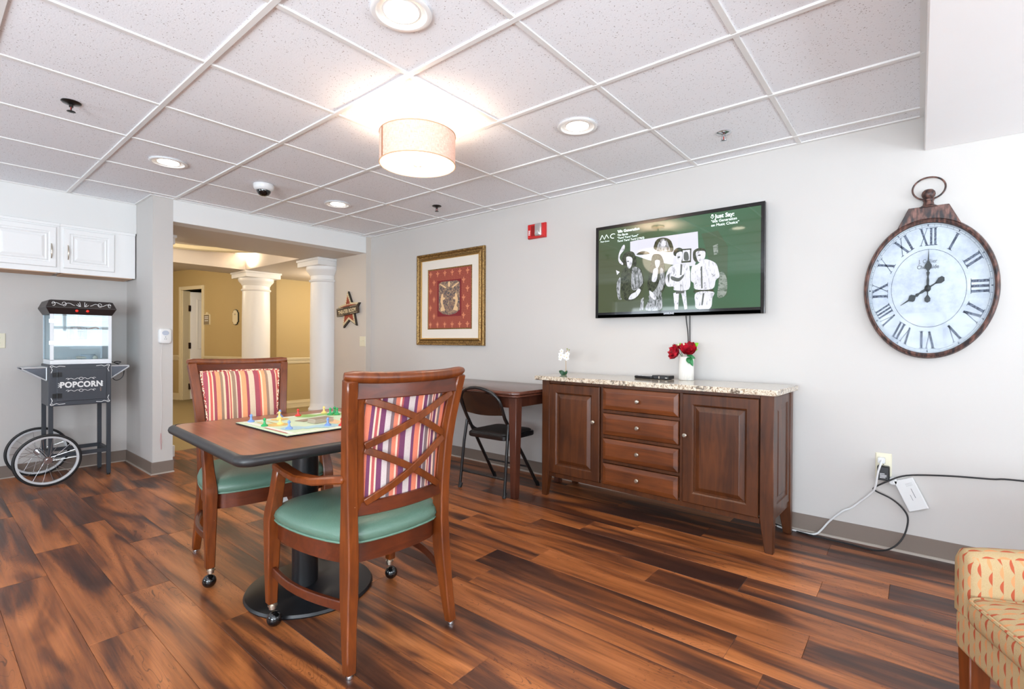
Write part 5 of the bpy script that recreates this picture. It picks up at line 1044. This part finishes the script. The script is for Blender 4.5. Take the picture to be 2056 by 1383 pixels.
peony((-.048, -.020, .178), .058, (-.8, -.7, .25), 1).build('flower_head', m_pet, va, smooth=180); peony((.022, -.022, .185), .054, (.25, -.7, .65), 2).build('flower_head', m_pet, va, smooth=180); peony((-.02, .01, .20), .046, (-.2, .1, 1), 3).build('flower_head', m_pet, va, smooth=180)
m_lf = mat('silk_leaf', (38, 120, 66), .5); m_lf2 = mat('bright_leaf', (120, 190, 50), .5); m_stem = mat('stem_green', (60, 96, 44), .6)
def leaf(base, tip, w_, bend=.01):
    b, t_ = Vector(base), Vector(tip); d = (t_-b); sd = d.cross(Vector((0, -1, .3))).normalized(); q = M(); g = []
    for j in range(7):
        v = j/6; g.append([b+d*v+Vector((0, -1, .3))*bend*math.sin(PI*v)+sd*(w_*math.sin(PI*min(.98, max(.04, v)))**.8)*u+Vector((0, -1, 0))*(-.25*w_*abs(u)) for u in (-1, 0, 1)])
    return q.rings(g, closed=False, caps=False)
for b, t_, w_ in (((.03, -.03, .160), (.062, -.055, .095), .015), ((.02, -.035, .155), (.040, -.062, .112), .013), ((.01, -.02, .165), (.068, -.03, .145), .013)): leaf(b, t_, w_).build('leaf', m_lf, va)
for b, t_, w_ in (((.04, 0, .20), (.062, .0, .232), .012), ((.05, 0, .215), (.078, -.004, .245), .014), ((.045, 0, .19), (.072, 0, .205), .011), ((-.045, .01, .215), (-.070, .01, .235), .010), ((-.03, .01, .215), (-.045, .0, .245), .009)): leaf(b, t_, w_).build('leaf', m_lf2, va)
M().tube([(0, 0, .08), (.03, 0, .17), (.06, 0, .225)], .0018, 6).tube([(0, 0, .08), (-.04, 0, .2), (-.05, .01, .225)], .0018, 6).tube([(0, 0, .08), (-.03, -.01, .16), (-.04, -.02, .18)], .0025, 6).build('stem', m_stem, va)
for p in ((-.044, -.03, .232), (-.005, -.035, .236), (-.02, -.04, .218)): M().ball(p, .0062, 10, 6).build('bud', mat('cream_bud', (244, 226, 190), .5), va)
# orchid
orc = thing('orchid', 'small white artificial orchid at the left end of the sideboard', 'plant', on_sb(-2.06, 3.13))
M().tube([(.012, 0, .004), (.013, 0, .06), (.011, 0, .12), (.012, -.002, .158), (.020, -.002, .178), (.026, 0, .190)], .0022, 6).tube([(.012, 0, .13), (-.006, -.01, .150), (-.018, -.01, .165)], .0016, 6).tube([(.012, 0, .15), (.030, -.01, .150), (.042, -.01, .156)], .0016, 6).build('stem', mat('orchid_stem', (186, 156, 110), .6), orc)
for b, t_, w_ in (((.012, 0, .002), (-.038, -.02, .030), .016), ((.014, 0, .002), (.012, .01, .032), .014), ((.012, -.002, .002), (-.012, -.045, .018), .015)): leaf(b, t_, w_).build('leaf', mat('dark_leaf', (22, 70, 40), .35), orc)
m_op = mat('white_petal', (246, 246, 244), .6)
for fi, (cx, cz, s_) in enumerate(((-.022, .148, .034), (.010, .140, .030), (.034, .132, .032), (-.010, .178, .026), (.044, .158, .028), (-.018, .124, .024))):
    q = M()
    for i in range(5):
        a = 2*PI*i/5+fi; d = Vector((math.cos(a), -.25, math.sin(a))); sd = Vector((-math.sin(a), 0, math.cos(a)))
        q.rings([[Vector((cx, -.012-.003*fi, cz))+d*s_*v*.75+sd*s_*.34*math.sin(PI*min(.97, .1+.85*v))*u for u in (-1, 0, 1)] for v in (0, .33, .66, 1)], closed=False, caps=False)
    o = q.build('blossom', m_op, orc, smooth=180); M().ball((cx, -.018-.003*fi, cz), .0035, 8, 6).build('blossom_centre', mat('orchid_yellow', (214, 190, 80), .5), o)
for p in ((.022, 0, .196), (.040, 0, .188), (.032, -.004, .172)): M().ball(p, .005, 8, 6).build('bud', mat('green_bud', (150, 160, 80), .5), orc)
# streaming box and remote
bx_ = thing('cable_box', 'small black cable box lying on the sideboard left of the vase', 'set-top box', on_sb(-1.335, 3.225), math.radians(-4))
M().box(-.056, .062, -.045, .045, .003, .026).build('case', m_black, bx_, bevel=.003, smooth=0); M().box(-.006, -.001, -.0456, -.045, .006, .022).box(.04, .055, -.0456, -.045, .010, .014).build('front_marks', m_nickel, bx_, smooth=0); M().box(-.05, -.03, -.03, .03, 0, .003).box(.03, .05, -.03, .03, 0, .003).build('feet', m_rubber, bx_, smooth=0)
rm = thing('remote_control', 'black remote control beside the cable box on the sideboard', 'remote', on_sb(-1.455, 3.200), math.radians(-12))
M().rings([[(x, y, z) for x, y in rrect(-.075+k, .075-k, -.021+k, .021-k, .018, 5)] for k, z in ((.003, 0), (0, .005), (0, .014), (.004, .018))]).build('body', m_black, rm)
M().cyl((-.04, 0, .018), (-.04, 0, .0195), .010, 16).box(-.015, .0, -.010, .010, .018, .0195).box(.012, .05, -.010, -.002, .018, .0193).box(.012, .05, .004, .010, .018, .0193).build('buttons', mat('remote_grey', (190, 190, 190), .4), rm, smooth=0)
# ---- board game on the table
TZ = .7405
bd = thing('game_board', 'pale green board game spread open on the square table', 'board game', (-2.155, 1.192, TZ), math.radians(0))
bx0, bx1, by0, by1 = -.240, .242, -.252, .252
M().box(bx0, bx1, by0, by1, 0, .006).build('board_base', m_black, bd, bevel=.001, smooth=0)
M().box(bx0+.001, bx1-.001, by0+.001, by1-.001, .006, .0072).build('board_face', mat('board_mint', (206, 222, 190), .5), bd, smooth=0)
def sq(mm, x0, x1, y0, y1, z): mm.add([(x0, y0, z), (x1, y0, z), (x1, y1, z), (x0, y1, z)], [(0, 1, 2, 3)])
q = M(); n_ = 16; s_ = .46/n_
for i in range(n_):
    for (a, b) in (((0, 1), (1, 0)) if 0 < i < n_-1 else ((0, 1),)):
        for e in (-.226, .204):
            u = -.23+i*s_
            if a: sq(q, u+.002, u+s_-.002, e, e+.022, .0075)
            else: sq(q, e, e+.022, u+.002, u+s_-.002, .0075)
q.build('track_squares', mat('board_offwhite', (240, 236, 226), .5), bd, smooth=0)
bc_ = {'red': (206, 52, 44), 'blue': (112, 142, 196), 'yellow': (230, 194, 116), 'green': (40, 150, 84), 'skyblue': (170, 206, 216), 'leaf': (140, 186, 96), 'peach': (238, 196, 150)}
MB_ = {k: mat('board_'+k, v, .4) for k, v in bc_.items()}
def disc(mm, cx, cy, r, z, n=28): mm.add([(cx+r*math.cos(2*PI*i/n), cy+r*math.sin(2*PI*i/n), z) for i in range(n)], [tuple(range(n))])
for nm, cs in (('skyblue', [(.095, -.155, .048), (.15, -.03, .05), (.01, .18, .04)]), ('yellow', [(-.04, -.16, .048), (-.18, -.08, .04)]), ('leaf', [(-.19, .06, .05), (-.14, .18, .045)]), ('peach', [(.16, .16, .05), (.03, .06, .03)])):
    q = M(); [disc(q, x, y, r_, .0078+.0002*i) for i, (x, y, r_) in enumerate(cs)]; q.build('printed_circles', MB_[nm], bd, smooth=0)
for nm, rc in (('yellow', (-.17, -.05, -.19, -.182)), ('yellow', (-.17, -.05, -.150, -.142)), ('red', (.0, .2, -.232, -.226)), ('skyblue', (.1, .16, -.13, -.03)), ('leaf', (-.2, -.15, .06, .18)), ('peach', (-.06, .02, -.02, .05)), ('peach', (.06, .13, .02, .09))):
    q = M(); sq(q, *rc, .0082); q.build('printed_strips', MB_[nm], bd, smooth=0)
def pawn_m(mt):
    return M().lathe([(.0135, 0), (.0140, .003), (.0115, .006), (.0060, .009), (.0042, .016), (.0036, .022), (.0062, .0245), (.0066, .027), (.0040, .030), (.0036, .0325), (.001, .0335)], n=18)
PWN = [('blue', -2.357, .992, 'blue pawn at the left corner of the board'), ('green', -2.196, .980, 'green pawn alone at the left edge of the board'), ('blue', -2.053, 1.018, 'blue pawn nearest the front corner of the board'),
       ('yellow', -2.195, 1.048, 'yellow pawn in front of the blue and yellow pair near the left side'), ('yellow', -2.350, 1.118, 'yellow pawn behind another yellow pawn, hiding a blue one'), ('blue', -2.400, 1.145, 'blue pawn hidden behind a yellow pawn on the far side'),
       ('red', -2.370, 1.220, 'red pawn at the far edge of the board'), ('yellow', -2.365, 1.355, 'yellow pawn at the far edge, between the red and the green pawns'), ('green', -2.315, 1.385, 'green pawn rearmost of the green cluster'),
       ('green', -2.270, 1.372, 'green pawn front right of the green cluster'), ('green', -2.288, 1.345, 'green pawn front left of the green cluster'), ('blue', -2.006, 1.168, 'blue pawn in front of the card deck'), ('red', -1.960, 1.208, 'red pawn beside the front chair post')]
for c, x, y, lb in PWN:
    q = pawn_m(None).build('game_pawn', MB_[c]); q.location = (x, y, TZ+.0080); tag(q, lb, 'game pawn', 'pawns on the board game'); q.scale = (1.05, 1.05, 1.08)
dk = thing('card_deck', 'stack of brown-backed cards at the centre of the board', 'cards', (-2.122, 1.200, TZ+.008), math.radians(3))
random.seed(3)
m_card = [mat('card_taupe', (150, 132, 112), .5), mat('card_edge_pale', (196, 184, 164), .6)]
for i in range(7): M().box(-.030+random.uniform(-.002, .002), .030+random.uniform(-.002, .002), -.046+random.uniform(-.002, .002), .046, i*.0028, i*.0028+.0024).build('card', m_card[i % 2 if i < 6 else 0], dk, smooth=0)
q = M().box(-.028, .028, -.044, .044, 0, .0016).build('playing_card', m_card[0]); q.location = (-2.215, 1.182, TZ+.0082); q.rotation_euler = (0, 0, .25); tag(q, 'single brown card lying on the board left of the deck', 'card')
